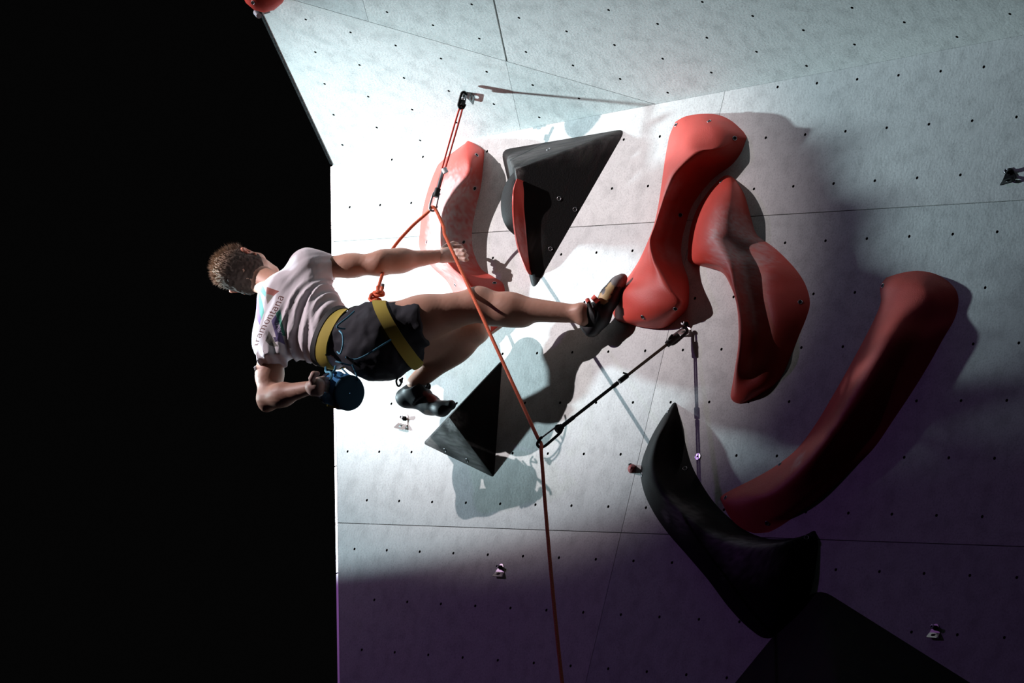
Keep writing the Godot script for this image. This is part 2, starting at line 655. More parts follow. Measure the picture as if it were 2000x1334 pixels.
func hold(called: String, rows: Array, material: Material, base: Color, chalk: Array, bolt_spots: Array, label: String, category: String, group := "", low := 1.0, sr := 8, sc := 7) -> Node3D:
	var p := []
	for r in rows: p.append(pts(r, low))
	for c in chalk: c[2] *= low
	var mid: Array = p[p.size() / 2]
	var t := thing(called, to_wall(mid[mid.size() / 2]), label, category, group)
	var mesh := loft(p, sr, sc, to_wall, painter(base, chalk))
	part("body", mesh, material, t)
	bolts(mesh, bolt_spots, t)
	return t

# a wooden or moulded pyramid: base corners and tip, with rounded ridges
func pyramid(called: String, corners: Array, tip: Vector3, round_: float, base: Color, chalk: Array, bolt_spots: Array, label: String, category: String) -> Node3D:
	var ring := []
	var n := corners.size()
	for i in n:
		var a: Vector3 = corners[i]
		var to0: Vector3 = (corners[(i - 1 + n) % n] - a).normalized()
		var to1: Vector3 = (corners[(i + 1) % n] - a).normalized()
		var p0 := a + to0 * round_
		var p1 := a + to1 * round_
		for k in 7:
			var s := k / 6.0
			ring.append(p0.lerp(a, s).lerp(a.lerp(p1, s), s))
	var rows := []
	var c := Vector3.ZERO
	for q in corners: c += q / n
	for i in ring.size() + 1:
		var foot: Vector3 = ring[i % ring.size()]
		var row := []
		for s in [0.0, 0.2, 0.4, 0.6, 0.8, 0.93, 0.985, 1.0]:
			row.append(foot.lerp(tip, s))
		rows.append(row)
	var st := begin()
	st.set_smooth_group(1)
	var paint := painter(base, chalk, Color(0.42, 0.41, 0.40))
	for i in ring.size():
		for j in 7:
			for sub in 6:
				var f0 := sub / 6.0
				var f1 := (sub + 1) / 6.0
				var q := [rows[i][j].lerp(rows[i][j + 1], f0), rows[i + 1][j].lerp(rows[i + 1][j + 1], f0), rows[i + 1][j].lerp(rows[i + 1][j + 1], f1), rows[i][j].lerp(rows[i][j + 1], f1)]
				var wide := 1
				if (q[0] as Vector3).distance_to(q[1]) > 0.03: wide = 10
				for w in wide:
					var g0 := float(w) / wide
					var g1 := float(w + 1) / wide
					var z := [q[0].lerp(q[1], g0), q[0].lerp(q[1], g1), q[3].lerp(q[2], g1), q[3].lerp(q[2], g0)]
					var nn: Vector3 = (z[1] - z[0]).cross(z[3] - z[0])
					if nn.dot(z[0] - (c - WALL_N * 0.2)) < 0: z.reverse()
					for e in [0, 2, 1, 0, 3, 2]:
						st.set_color(paint.call(z[e]))
						st.add_vertex(z[e])
	var mesh := done(st)
	var t := thing(called, to_wall(c), label, category)
	part("body", mesh, M.black_hold, t)
	bolts(mesh, bolt_spots, t)
	return t

func holds() -> void:
	var red := lin(0.60, 0.062, 0.043)
	var black := lin(0.015, 0.0145, 0.014)
	var reds := "large red moulded holds on the tall wall"
	var kind := "climbing hold"
	hold("climbing_hold", [
		[905, 282, 0, 908, 280, .01, 914, 275, .02, 925, 280, .03, 936, 287, .02, 946, 294, 0],
		[862, 315, 0, 880, 310, .08, 899, 304, .13, 918, 306, .15, 938, 301, .07, 945, 312, 0],
		[850, 333, 0, 869, 334, .10, 889, 333, .16, 915, 338, .17, 930, 334, .10, 943, 332, 0],
		[836, 370, 0, 852, 371, .11, 870, 371, .18, 890, 371, .19, 915, 366, .09, 939, 366, 0],
		[826, 408, 0, 842, 409, .11, 858, 409, .19, 869, 411, .20, 896, 408, .05, 929, 410, 0],
		[820, 450, 0, 838, 450, .11, 855, 451, .19, 864, 454, .20, 888, 452, .03, 922, 449, 0],
		[820, 487, 0, 838, 489, .11, 857, 491, .19, 867, 494, .20, 892, 491, .03, 924, 488, 0],
		[843, 521, 0, 856, 520, .08, 870, 518, .16, 882, 519, .19, 908, 521, .05, 939, 524, 0],
		[874, 551, 0, 884, 548, .07, 898, 545, .13, 910, 544, .15, 938, 541, .06, 963, 540, 0],
		[892, 590, 0, 903, 585, .06, 915, 580, .11, 930, 574, .12, 958, 566, .07, 984, 557, 0],
		[910, 630, 0, 920, 622, .05, 930, 615, .08, 945, 609, .09, 966, 605, .05, 985, 598, 0],
		[928, 662, 0, 932, 659, .01, 940, 655, .02, 950, 650, .02, 963, 643, .01, 977, 635, 0]],
		M.red, red, [[884, 395, .14, .12, .95], [878, 430, .12, .13, 1.0], [876, 465, .12, .13, 1.0], [893, 415, .08, .10, .8], [888, 480, .06, .08, .8], [885, 505, .1, .08, .5], [862, 430, .19, .06, .6], [868, 380, .17, .05, .6], [895, 440, .05, .05, .5], [905, 530, .1, .05, .3], [898, 378, .12, .06, .5]],
		[[931, 303], [927, 368], [906, 473], [966, 553], [833, 473], [889, 556]],
		"long red moulded hold streaked with chalk that the climber grips", kind, reds, 0.72)
	hold("climbing_hold", [
		[1319, 238, 0, 1340, 227, 0, 1375, 222, 0, 1405, 225, 0, 1430, 237, 0, 1452, 257, 0],
		[1308, 264, 0, 1335, 252, .06, 1370, 246, .10, 1402, 250, .11, 1432, 258, .06, 1458, 267, 0],
		[1303, 287, 0, 1326, 279, .10, 1352, 277, .16, 1396, 287, .15, 1432, 278, .06, 1457, 274, 0],
		[1299, 310, 0, 1316, 307, .12, 1340, 303, .19, 1364, 297, .20, 1404, 304, .09, 1447, 299, 0],
		[1295, 338, 0, 1303, 336, .10, 1312, 334, .18, 1323, 334, .22, 1368, 329, .08, 1428, 323, 0],
		[1291, 367, 0, 1296, 367, .10, 1301, 366, .18, 1306, 366, .22, 1343, 360, .07, 1390, 352, 0],
		[1285, 405, 0, 1287, 405, .10, 1289, 406, .19, 1292, 406, .23, 1318, 402, .06, 1354, 398, 0],
		[1277, 440, 0, 1278, 440, .10, 1279, 441, .19, 1281, 440, .23, 1306, 440, .06, 1339, 440, 0],
		[1265, 472, 0, 1267, 472, .10, 1269, 472, .18, 1271, 472, .22, 1298, 474, .06, 1331, 476, 0],
		[1246, 512, 0, 1257, 510, .10, 1266, 507, .17, 1277, 506, .21, 1302, 508, .08, 1332, 508, 0],
		[1222, 547, 0, 1243, 541, .10, 1268, 536, .17, 1289, 532, .20, 1314, 537, .09, 1344, 545, 0],
		[1199, 572, 0, 1223, 570, .13, 1264, 568, .18, 1306, 566, .19, 1326, 568, .10, 1346, 572, 0],
		[1195, 600, 0, 1226, 600, .12, 1270, 600, .16, 1325, 593, .14, 1336, 594, .07, 1344, 597, 0],
		[1204, 625, 0, 1230, 625, .08, 1268, 625, .10, 1303, 620, .09, 1322, 615, .05, 1335, 612, 0],
		[1228, 633, 0, 1245, 637, .01, 1265, 639, .02, 1285, 640, .02, 1303, 636, .01, 1318, 628, 0]],
		M.red, red, [[1262, 480, .2, .03, .3], [1300, 420, .15, .07, .25], [1312, 370, .17, .06, .3], [1288, 445, .18, .06, .25], [1300, 490, .1, .05, .2]],
		[[1320, 244], [1385, 237], [1435, 270], [1329, 420], [1255, 619], [1319, 603]],
		"tall wavy red hold that the outstretched shoe presses on", kind, reds, 0.65)
	hold("climbing_hold", [
		[1400, 355, 0, 1408, 348, 0, 1416, 343, .005, 1425, 343, .005, 1434, 349, 0, 1441, 358, 0],
		[1382, 376, 0, 1395, 370, .06, 1412, 364, .10, 1428, 362, .10, 1442, 368, .05, 1453, 378, 0],
		[1364, 403, 0, 1380, 400, .10, 1400, 398, .17, 1425, 396, .16, 1446, 398, .08, 1461, 403, 0],
		[1353, 430, 0, 1368, 430, .12, 1390, 430, .19, 1420, 428, .18, 1448, 428, .08, 1468, 429, 0],
		[1346, 460, 0, 1364, 460, .14, 1392, 456, .20, 1422, 456, .17, 1455, 456, .07, 1479, 459, 0],
		[1344, 490, 0, 1366, 490, .14, 1412, 487, .22, 1440, 487, .10, 1475, 482, .05, 1510, 482, 0],
		[1346, 512, 0, 1378, 511, .12, 1423, 512, .23, 1452, 510, .10, 1497, 506, .05, 1535, 505, 0],
		[1375, 521, 0, 1400, 523, .10, 1429, 533, .23, 1458, 533, .09, 1505, 530, .08, 1558, 531, 0],
		[1409, 531, 0, 1420, 542, .10, 1434, 560, .23, 1462, 560, .09, 1505, 558, .09, 1574, 558, 0],
		[1427, 559, 0, 1432, 570, .12, 1441, 588, .23, 1470, 590, .08, 1508, 588, .10, 1582, 590, 0],
		[1438, 592, 0, 1441, 602, .13, 1447, 622, .23, 1474, 622, .08, 1512, 618, .10, 1576, 618, 0],
		[1442, 630, 0, 1444, 639, .13, 1448, 655, .23, 1476, 655, .08, 1512, 650, .09, 1561, 655, 0],
		[1442, 672, 0, 1443, 679, .12, 1445, 688, .21, 1470, 690, .08, 1505, 690, .08, 1546, 692, 0],
		[1437, 710, 0, 1438, 716, .10, 1440, 722, .16, 1465, 725, .09, 1495, 726, .07, 1530, 730, 0],
		[1431, 748, 0, 1433, 752, .05, 1438, 756, .08, 1460, 757, .08, 1485, 757, .05, 1512, 752, 0],
		[1427, 774, 0, 1430, 778, .02, 1440, 780, .03, 1455, 779, .03, 1470, 775, .02, 1488, 768, 0],
		[1433, 785, 0, 1438, 787, 0, 1445, 788, .005, 1452, 786, .005, 1458, 784, 0, 1466, 781, 0]],
		M.red, red, [[1440, 445, .16, .10, .5], [1446, 485, .12, .11, .65], [1430, 500, .18, .07, .6], [1460, 510, .08, .10, .55], [1396, 460, .2, .035, .7], [1404, 474, .21, .03, .6], [1465, 560, .08, .09, .35], [1470, 610, .08, .08, .25]],
		[[1408, 355], [1563, 590], [1433, 765]],
		"S-curved red hold with a chalky grey hollow, overlapping the wavy one", kind, reds, 0.6)
	hold("climbing_hold", [
		[1731, 542, 0, 1761, 533, 0, 1794, 529, 0, 1827, 535, 0, 1852, 549, 0],
		[1719, 560, 0, 1750, 551, .08, 1797, 551, .10, 1838, 560, .06, 1868, 568, 0],
		[1720, 590, 0, 1743, 580, .11, 1800, 576, .15, 1842, 592, .07, 1872, 592, 0],
		[1708, 622, 0, 1724, 622, .12, 1762, 618, .20, 1820, 628, .08, 1864, 624, 0],
		[1688, 662, 0, 1702, 664, .15, 1734, 662, .28, 1793, 668, .12, 1842, 662, 0],
		[1660, 714, 0, 1673, 716, .15, 1702, 716, .29, 1758, 722, .13, 1816, 709, 0],
		[1627, 772, 0, 1640, 776, .15, 1666, 779, .29, 1720, 782, .13, 1783, 763, 0],
		[1592, 830, 0, 1604, 834, .15, 1628, 838, .29, 1680, 839, .13, 1745, 820, 0],
		[1556, 877, 0, 1566, 882, .15, 1588, 891, .28, 1638, 894, .13, 1707, 875, 0],
		[1515, 910, 0, 1526, 922, .15, 1548, 934, .26, 1600, 940, .13, 1662, 920, 0],
		[1472, 935, 0, 1488, 952, .15, 1510, 966, .22, 1560, 978, .12, 1612, 966, 0],
		[1432, 955, 0, 1450, 966, .13, 1475, 982, .17, 1520, 1005, .09, 1562, 1002, 0],
		[1408, 970, 0, 1420, 982, .08, 1442, 1000, .10, 1475, 1022, .06, 1524, 1028, 0],
		[1411, 984, 0, 1425, 1010, .01, 1446, 1030, .01, 1472, 1041, 0, 1501, 1040, 0]],
		M.red, red, [[1552, 895, .25, .035, .5]], [[1724, 558], [1523, 907], [1417, 972], [1498, 1022]],
		"longest red hold, a banana shape running down to the black curved one", kind, reds, 0.3)
	hold("climbing_hold", [
		[1311, 792, 0, 1314, 788, 0, 1318, 786, 0, 1321, 788, 0, 1324, 797, 0],
		[1290, 822, 0, 1296, 822, .07, 1303, 822, .11, 1315, 820, .05, 1330, 827, 0],
		[1268, 862, 0, 1275, 862, .11, 1284, 860, .19, 1308, 858, .07, 1338, 862, 0],
		[1252, 910, 0, 1262, 908, .14, 1276, 903, .23, 1310, 900, .08, 1351, 908, 0],
		[1256, 955, 0, 1267, 948, .15, 1284, 940, .26, 1323, 935, .09, 1372, 948, 0],
		[1276, 1000, 0, 1289, 990, .16, 1310, 979, .28, 1348, 975, .09, 1398, 985, 0],
		[1305, 1042, 0, 1321, 1030, .18, 1349, 1016, .29, 1384, 1008, .09, 1430, 1016, 0],
		[1345, 1088, 0, 1361, 1070, .19, 1391, 1046, .30, 1420, 1035, .10, 1462, 1039, 0],
		[1384, 1134, 0, 1404, 1105, .20, 1435, 1064, .30, 1460, 1052, .10, 1495, 1051, 0],
		[1424, 1187, 0, 1449, 1135, .20, 1479, 1071, .28, 1500, 1060, .10, 1525, 1053, 0],
		[1464, 1228, 0, 1494, 1155, .19, 1521, 1068, .22, 1535, 1060, .10, 1550, 1051, 0],
		[1500, 1247, 0, 1534, 1165, .14, 1559, 1058, .12, 1566, 1054, .05, 1572, 1045, 0],
		[1545, 1225, 0, 1570, 1150, .06, 1588, 1060, .04, 1590, 1045, .02, 1588, 1037, 0],
		[1567, 1185, 0, 1585, 1150, 0, 1597, 1080, 0, 1597, 1055, 0, 1593, 1038, 0]],
		M.black_hold, black, [[1330, 1000, .28, .08, .35], [1310, 985, .28, .05, .3], [1440, 1068, .3, .10, .45], [1480, 1075, .28, .09, .4], [1447, 1085, .27, .03, .6], [1293, 1010, .18, .03, .5], [1405, 1128, .2, .02, .4], [1395, 1050, .3, .05, .3]],
		[[1305, 803], [1254, 927], [1338, 915], [1575, 1050]],
		"large black boomerang hold below the banana-shaped red hold", kind, "", 0.42)
	pyramid("wall_volume", [W(978, 293), W(1041, 570), W(1224, 251)], W(1007, 331, .18), 0.05, black, [[1000, 306, .1, .10, .2], [1040, 293, .08, .10, .2], [1090, 278, .06, .10, .18], [1140, 266, .04, .10, .16], [1190, 256, .02, .07, .14], [1007, 334, .18, .03, .4], [1034, 480, .08, .05, .15]],
		[[1071, 292], [1092, 388], [1123, 409], [1075, 486]], "big black triangular volume with scuffed ridges under the roof", "wall volume")
	pyramid("wall_volume", [W(826, 866), W(965, 933), W(981, 702)], W(877, 815, .135), 0.02, black, [[880, 822, .12, .05, .6], [865, 850, .06, .04, .4], [888, 868, .06, .06, .32], [860, 845, .06, .06, .32], [900, 890, .04, .06, .28], [925, 905, .02, .06, .25], [840, 862, .02, .05, .28]],
		[[869, 879], [912, 899]], "smaller black pyramid volume with chalk scratches beneath the bent foot", "wall volume")
	pyramid("wall_volume", [W(1592, 1143), W(1250, 1560), W(2080, 1450)], W(1640, 1370, .18), 0.09, black * 0.8, [], [], "flat black volume below the boomerang hold, cut off by the frame edge", "wall volume")
	# two half-moon edges bolted to the scuffed volume
	var t := thing("crescent_hold", W(1010, 400, .2), "black half-moon hold on the side of the triangular volume", kind)
	var back := func(p: Vector3) -> Vector3: return p - WALL_N * 0.05 + RIGHT * 0.012
	part("body", loft([pts([1006, 334, .28, 1006, 335, .28, 1007, 336, .28, 1008, 338, .28], 0.5), pts([991, 352, .27, 995, 354, .275, 1000, 356, .275, 1005, 358, .27], 0.5), pts([981, 376, .26, 988, 378, .265, 995, 380, .265, 1003, 382, .26], 0.5), pts([978, 402, .25, 986, 403, .255, 994, 403, .255, 1004, 404, .25], 0.5), pts([982, 428, .23, 989, 429, .235, 997, 430, .235, 1006, 430, .23], 0.5), pts([991, 446, .21, 996, 446, .215, 1002, 446, .215, 1008, 446, .21], 0.5), pts([1003, 458, .19, 1005, 458, .19, 1008, 458, .19, 1010, 457, .19], 0.5)], 6, 5, back, painter(black, [])), M.black_hold, t)
	t = thing("crescent_hold", W(1018, 440, .2), "thin red half-moon hold on the side of the triangular volume", kind)
	part("body", loft([pts([1009, 349, .185, 1010, 349, .185, 1011, 349, .18, 1012, 350, .175]), pts([1002, 370, .18, 1004, 370, .182, 1010, 371, .17, 1015, 372, .158]), pts([1000, 400, .158, 1003, 400, .16, 1011, 401, .145, 1020, 402, .128]), pts([1002, 437, .132, 1005, 437, .134, 1014, 438, .115, 1024, 439, .10]), pts([1007, 470, .106, 1010, 470, .108, 1018, 470, .09, 1027, 470, .076]), pts([1015, 500, .078, 1018, 500, .08, 1024, 500, .066, 1030, 501, .052]), pts([1026, 525, .052, 1028, 525, .053, 1030, 525, .043, 1033, 525, .033]), pts([1032, 534, .034, 1032, 535, .034, 1033, 535, .03, 1033, 534, .03])], 6, 5, back, painter(red, [[1016, 460, .09, .06, .35], [1020, 490, .07, .05, .35]])), M.red, t)
	# the red hold that peeks past the roof's free edge
	t = thing("climbing_hold", V(490, -8, 0.03), "red hold peeking past the roof edge, cut off by the frame", kind)
	var st := begin()
	var paint := painter(red, [])
	var c := V(516, -40, 0.0)
	for i in 16:
		for j in 12:
			var q := []
			for e in [[0, 0], [1, 0], [1, 1], [0, 1]]:
				var th: float = TAU * (i + e[0]) / 16
				var ph: float = PI * (j + e[1]) / 12
				q.append(c + (RIGHT * cos(th) * sin(ph) * 0.105 + UP * sin(th) * sin(ph) * 0.135 + BACK * cos(ph) * 0.07))
			st.set_smooth_group(1)
			for e in [0, 1, 2, 0, 2, 3]:
				st.set_color(paint.call(q[e]))
				st.add_vertex(q[e])
	var lump := done(st)
	part("body", lump, M.red, t)
	bolts(lump, [[494, 5]], t)
	st = begin()
	rod(st, V(500, 24, -0.02), V(506, 31, 0.02), 0.012, 10)
	part("bolt_head", done(st), M.white, t)
	# a small red foothold and a bare washer
	hold("foothold", [
		[1226, 914, 0, 1228, 910, .01, 1232, 907, .012, 1238, 907, 0],
		[1226, 918, 0, 1229, 914, .035, 1234, 911, .035, 1242, 910, 0],
		[1228, 922, 0, 1231, 919, .03, 1235, 916, .03, 1240, 914, 0],
		[1230, 924, 0, 1232, 923, .005, 1234, 921, .005, 1236, 919, 0]],
		M.red, lin(0.30, 0.03, 0.03), [], [[1232, 912]], "tiny dark red foothold beside the boomerang hold", "foothold", "", 1.0, 6, 5)
	t = thing("washer", W(1363.5, 892), "shiny round washer screwed flat to the wall inside the boomerang's curve", "washer")
	st = begin()
	var e1 := Vector3(1, 0, 0)
	var e2 := WALL_N.cross(e1)
	for k in 24:
		var d0 := e1 * cos(TAU * k / 24) + e2 * sin(TAU * k / 24)
		var d1 := e1 * cos(TAU * (k + 1) / 24) + e2 * sin(TAU * (k + 1) / 24)
		var o := W(1363.5, 892)
		st.set_smooth_group(-1)
		facing(st, [o + d0 * .0125 + WALL_N * .004, o + d1 * .0125 + WALL_N * .004, o + d1 * .004 + WALL_N * .004, o + d0 * .004 + WALL_N * .004], WALL_N)
		facing(st, [o + d0 * .0135, o + d1 * .0135, o + d1 * .0125 + WALL_N * .004, o + d0 * .0125 + WALL_N * .004], d0 + WALL_N)
	part("ring", done(st), M.white, t)
	st = begin()
	rod(st, W(1363.5, 892), W(1363.5, 892, .003), .0042, 10)
	part("bolt", done(st), M.black_metal, t)

# ---------------------------------------------------------------- bodies: distance fields meshed with surface nets
var FV := PackedVector3Array()
var FC := PackedColorArray()
var FI := PackedInt32Array()

func field(k: float) -> Dictionary:
	return {"k": k, "a": PackedVector3Array(), "ba": PackedVector3Array(), "inv": PackedFloat32Array(), "ra": PackedFloat32Array(), "rb": PackedFloat32Array(), "sq": PackedVector3Array(), "sf": PackedFloat32Array(), "cut": PackedByteArray()}

# a tapered limb from a to b; flat: 1 cuts the far end square, 2 the near end too; flatten squeezes it along an axis by a factor
func bone(f: Dictionary, a: Vector3, b: Vector3, ra: float, rb: float, flat := 0, axis := Vector3.ZERO, factor := 1.0) -> void:
	f.a.append(a)
	f.ba.append(b - a)
	f.inv.append(1.0 / maxf((b - a).length_squared(), 1e-9))
	f.ra.append(ra)
	f.rb.append(rb)
	f.sq.append(axis.normalized() if axis != Vector3.ZERO else axis)
	f.sf.append(factor - 1.0)
	f.cut.append(flat)

func chain(f: Dictionary, pts_: Array, radii: Array) -> void:
	for i in pts_.size() - 1:
		bone(f, pts_[i], pts_[i + 1], radii[i], radii[i + 1])

func reach_of(f: Dictionary, ids: PackedInt32Array, p: Vector3) -> float:
	var res := 10.0
	var k: float = f.k
	var A: PackedVector3Array = f.a
	var BA: PackedVector3Array = f.ba
	var INV: PackedFloat32Array = f.inv
	var RA: PackedFloat32Array = f.ra
	var RB: PackedFloat32Array = f.rb
	var SQ: PackedVector3Array = f.sq
	var SF: PackedFloat32Array = f.sf
	var CUT: PackedByteArray = f.cut
	for i in ids:
		var pa := p - A[i]
		if SF[i] != 0.0:
			pa += SQ[i] * (pa.dot(SQ[i]) * SF[i])
		var t := pa.dot(BA[i]) * INV[i]
		var h := clampf(t, 0.0, 1.0)
		var d := (pa - BA[i] * h).length() - lerpf(RA[i], RB[i], h)
		if CUT[i] > 0:
			var l := sqrt(1.0 / INV[i])
			d = maxf(d, (t - 1.0) * l)
			if CUT[i] > 1: d = maxf(d, -t * l)
		var m := maxf(k - absf(d - res), 0.0) / k
		res = minf(d, res) - m * m * k * 0.25
	return res

func all_of(f: Dictionary) -> PackedInt32Array:
	return PackedInt32Array(range(f.a.size()))

# adds the field's skin to FV, FC, FI; warp changes distances, paint gives colours
func nets(f: Dictionary, cell: float, paint = null, warp = null) -> void:
	const B := 6
	var size := cell * B
	var blocks := {}
	for i in f.a.size():
		var a: Vector3 = f.a[i]
		var b: Vector3 = a + f.ba[i]
		var r: float = maxf(f.ra[i], f.rb[i]) * maxf(1.0, 1.0 / (1.0 + f.sf[i])) + f.k + cell * 3
		var lo := ((a.min(b) - Vector3.ONE * r) / size).floor()
		var hi := ((a.max(b) + Vector3.ONE * r) / size).floor()
		for x in range(int(lo.x), int(hi.x) + 1):
			for y in range(int(lo.y), int(hi.y) + 1):
				for z in range(int(lo.z), int(hi.z) + 1):
					var key := Vector3i(x, y, z)
					var c := (Vector3(key) + Vector3.ONE * 0.5) * size
					var t := clampf((c - a).dot(f.ba[i]) * f.inv[i], 0.0, 1.0)
					if (c - a - f.ba[i] * t).length() < r + size * 0.9:
						if not blocks.has(key): blocks[key] = PackedInt32Array()
						var l: PackedInt32Array = blocks[key]
						l.append(i)
						blocks[key] = l
	var made := {}
	var quads := []
	var n := B + 1
	var val := PackedFloat32Array()
	val.resize(n * n * n)
	var slack := size * 1.25 + 0.02
	for key in blocks:
		var ids: PackedInt32Array = blocks[key]
		var o := Vector3(key) * size
		if absf(reach_of(f, ids, o + Vector3.ONE * size * 0.5)) > slack: continue
		var neg := 0
		for x in n:
			for y in n:
				for z in n:
					var p := o + Vector3(x, y, z) * cell
					var d := reach_of(f, ids, p)
					if warp != null and absf(d) < 0.06: d += warp.call(p)
					val[(x * n + y) * n + z] = d
					if d < 0: neg += 1
		if neg == 0 or neg == n * n * n: continue
		for x in B:
			for y in B:
				for z in B:
					var at := (x * n + y) * n + z
					var v0 := val[at]
					var v1 := val[at + n * n]
					var v2 := val[at + n]
					var v3 := val[at + 1]
					var v4 := val[at + n * n + n]
					var v5 := val[at + n * n + 1]
					var v6 := val[at + n + 1]
					var v7 := val[at + n * n + n + 1]
					var s0 := v0 < 0
					if s0 == (v1 < 0) and s0 == (v2 < 0) and s0 == (v3 < 0) and s0 == (v4 < 0) and s0 == (v5 < 0) and s0 == (v6 < 0) and s0 == (v7 < 0): continue
					var ck := Vector3i(key.x * B + x, key.y * B + y, key.z * B + z)
					var sum := Vector3.ZERO
					var cnt := 0
					var cs := [[v0, v1, Vector3(0, 0, 0), Vector3(1, 0, 0)], [v0, v2, Vector3(0, 0, 0), Vector3(0, 1, 0)], [v0, v3, Vector3(0, 0, 0), Vector3(0, 0, 1)], [v1, v4, Vector3(1, 0, 0), Vector3(0, 1, 0)], [v1, v5, Vector3(1, 0, 0), Vector3(0, 0, 1)], [v2, v4, Vector3(0, 1, 0), Vector3(1, 0, 0)], [v2, v6, Vector3(0, 1, 0), Vector3(0, 0, 1)], [v3, v5, Vector3(0, 0, 1), Vector3(1, 0, 0)], [v3, v6, Vector3(0, 0, 1), Vector3(0, 1, 0)], [v4, v7, Vector3(1, 1, 0), Vector3(0, 0, 1)], [v5, v7, Vector3(1, 0, 1), Vector3(0, 1, 0)], [v6, v7, Vector3(0, 1, 1), Vector3(1, 0, 0)]]
					for e in cs:
						if (e[0] < 0) != (e[1] < 0):
							sum += e[2] + e[3] * (e[0] / (e[0] - e[1]))
							cnt += 1
					var pos := (Vector3(ck) + sum / cnt) * cell
					made[ck] = FV.size()
					FV.append(pos)
					FC.append(paint.call(pos) if paint != null else Color.WHITE)
					if s0 != (v1 < 0): quads.append([ck, 0, s0])
					if s0 != (v2 < 0): quads.append([ck, 1, s0])
					if s0 != (v3 < 0): quads.append([ck, 2, s0])
	var around := [[Vector3i(0, 1, 0), Vector3i(0, 0, 1)], [Vector3i(0, 0, 1), Vector3i(1, 0, 0)], [Vector3i(1, 0, 0), Vector3i(0, 1, 0)]]
	for q in quads:
		var c: Vector3i = q[0]
		var u: Vector3i = around[q[1]][0]
		var v: Vector3i = around[q[1]][1]
		var k := [c - u - v, c - v, c, c - u]
		if not (made.has(k[0]) and made.has(k[1]) and made.has(k[3])): continue
		var w := [made[k[0]], made[k[1]], made[k[2]], made[k[3]]]
		if not q[2]: w.reverse()
		for e in [0, 2, 1, 0, 3, 2]: FI.append(w[e])

func body_mesh(uv = null) -> ArrayMesh:      # what nets() gathered, with smooth normals
	var nn := PackedVector3Array()
	nn.resize(FV.size())
	for i in range(0, FI.size(), 3):
		var g := (FV[FI[i + 2]] - FV[FI[i]]).cross(FV[FI[i + 1]] - FV[FI[i]])
		nn[FI[i]] += g
		nn[FI[i + 1]] += g
		nn[FI[i + 2]] += g
	for i in nn.size(): nn[i] = nn[i].normalized()
	var a := []
	a.resize(Mesh.ARRAY_MAX)
	a[Mesh.ARRAY_VERTEX] = FV
	a[Mesh.ARRAY_NORMAL] = nn
	a[Mesh.ARRAY_COLOR] = FC
	a[Mesh.ARRAY_INDEX] = FI
	if uv != null:
		var t := PackedVector2Array()
		for i in FV.size(): t.append(uv.call(FV[i], nn[i]))
		a[Mesh.ARRAY_TEX_UV] = t
	var m := ArrayMesh.new()
	m.add_surface_from_arrays(Mesh.PRIMITIVE_TRIANGLES, a)
	FV = PackedVector3Array()
	FC = PackedColorArray()
	FI = PackedInt32Array()
	return m

# a band of webbing pulled round a limb: centre, axis, half width, and the field that it lies on
func band(f: Dictionary, c: Vector3, axis: Vector3, half: float, thick: float, from := 0.0, to := TAU, lift := 0.002) -> ArrayMesh:
	axis = axis.normalized()
	var u := side_of(axis)
	var v := axis.cross(u)
	var ids := all_of(f)
	var n := 48
	var ring := []
	for i in n + 1:
		var t := lerpf(from, to, float(i) / n)
		var d := u * cos(t) + v * sin(t)
		var row := []
		for w in [-1.0, -0.4, 0.4, 1.0]:
			var o: Vector3 = c + axis * (half * w)
			var r := 0.32
			for it in 40:
				var e := reach_of(f, ids, o + d * r)
				if e < 0.0005: break
				r -= e * 0.8
			row.append(o + d * (r + lift))
			row.append(o + d * (r + lift + thick))
		ring.append([row, d])
	var st := begin()
	st.set_smooth_group(1)
	for i in n:
		var a: Array = ring[i][0]
		var b: Array = ring[i + 1][0]
		for j in 3: facing(st, [a[j * 2 + 1], b[j * 2 + 1], b[j * 2 + 3], a[j * 2 + 3]], ring[i][1])
		st.set_smooth_group(2)
		facing(st, [a[0], b[0], b[1], a[1]], -axis)
		facing(st, [a[6], b[6], b[7], a[7]], axis)
		st.set_smooth_group(1)
	return done(st)

# ---------------------------------------------------------------- the climber
func skin_tone(p: Vector3) -> Color:
	var k := speck.get_noise_3dv(p * 22.0)
	var k2 := speck.get_noise_3dv(p * 90.0)
	return lin(0.50 + 0.05 * k, 0.265 + 0.035 * k, 0.19 + 0.03 * k) * (1.0 + 0.05 * k2)

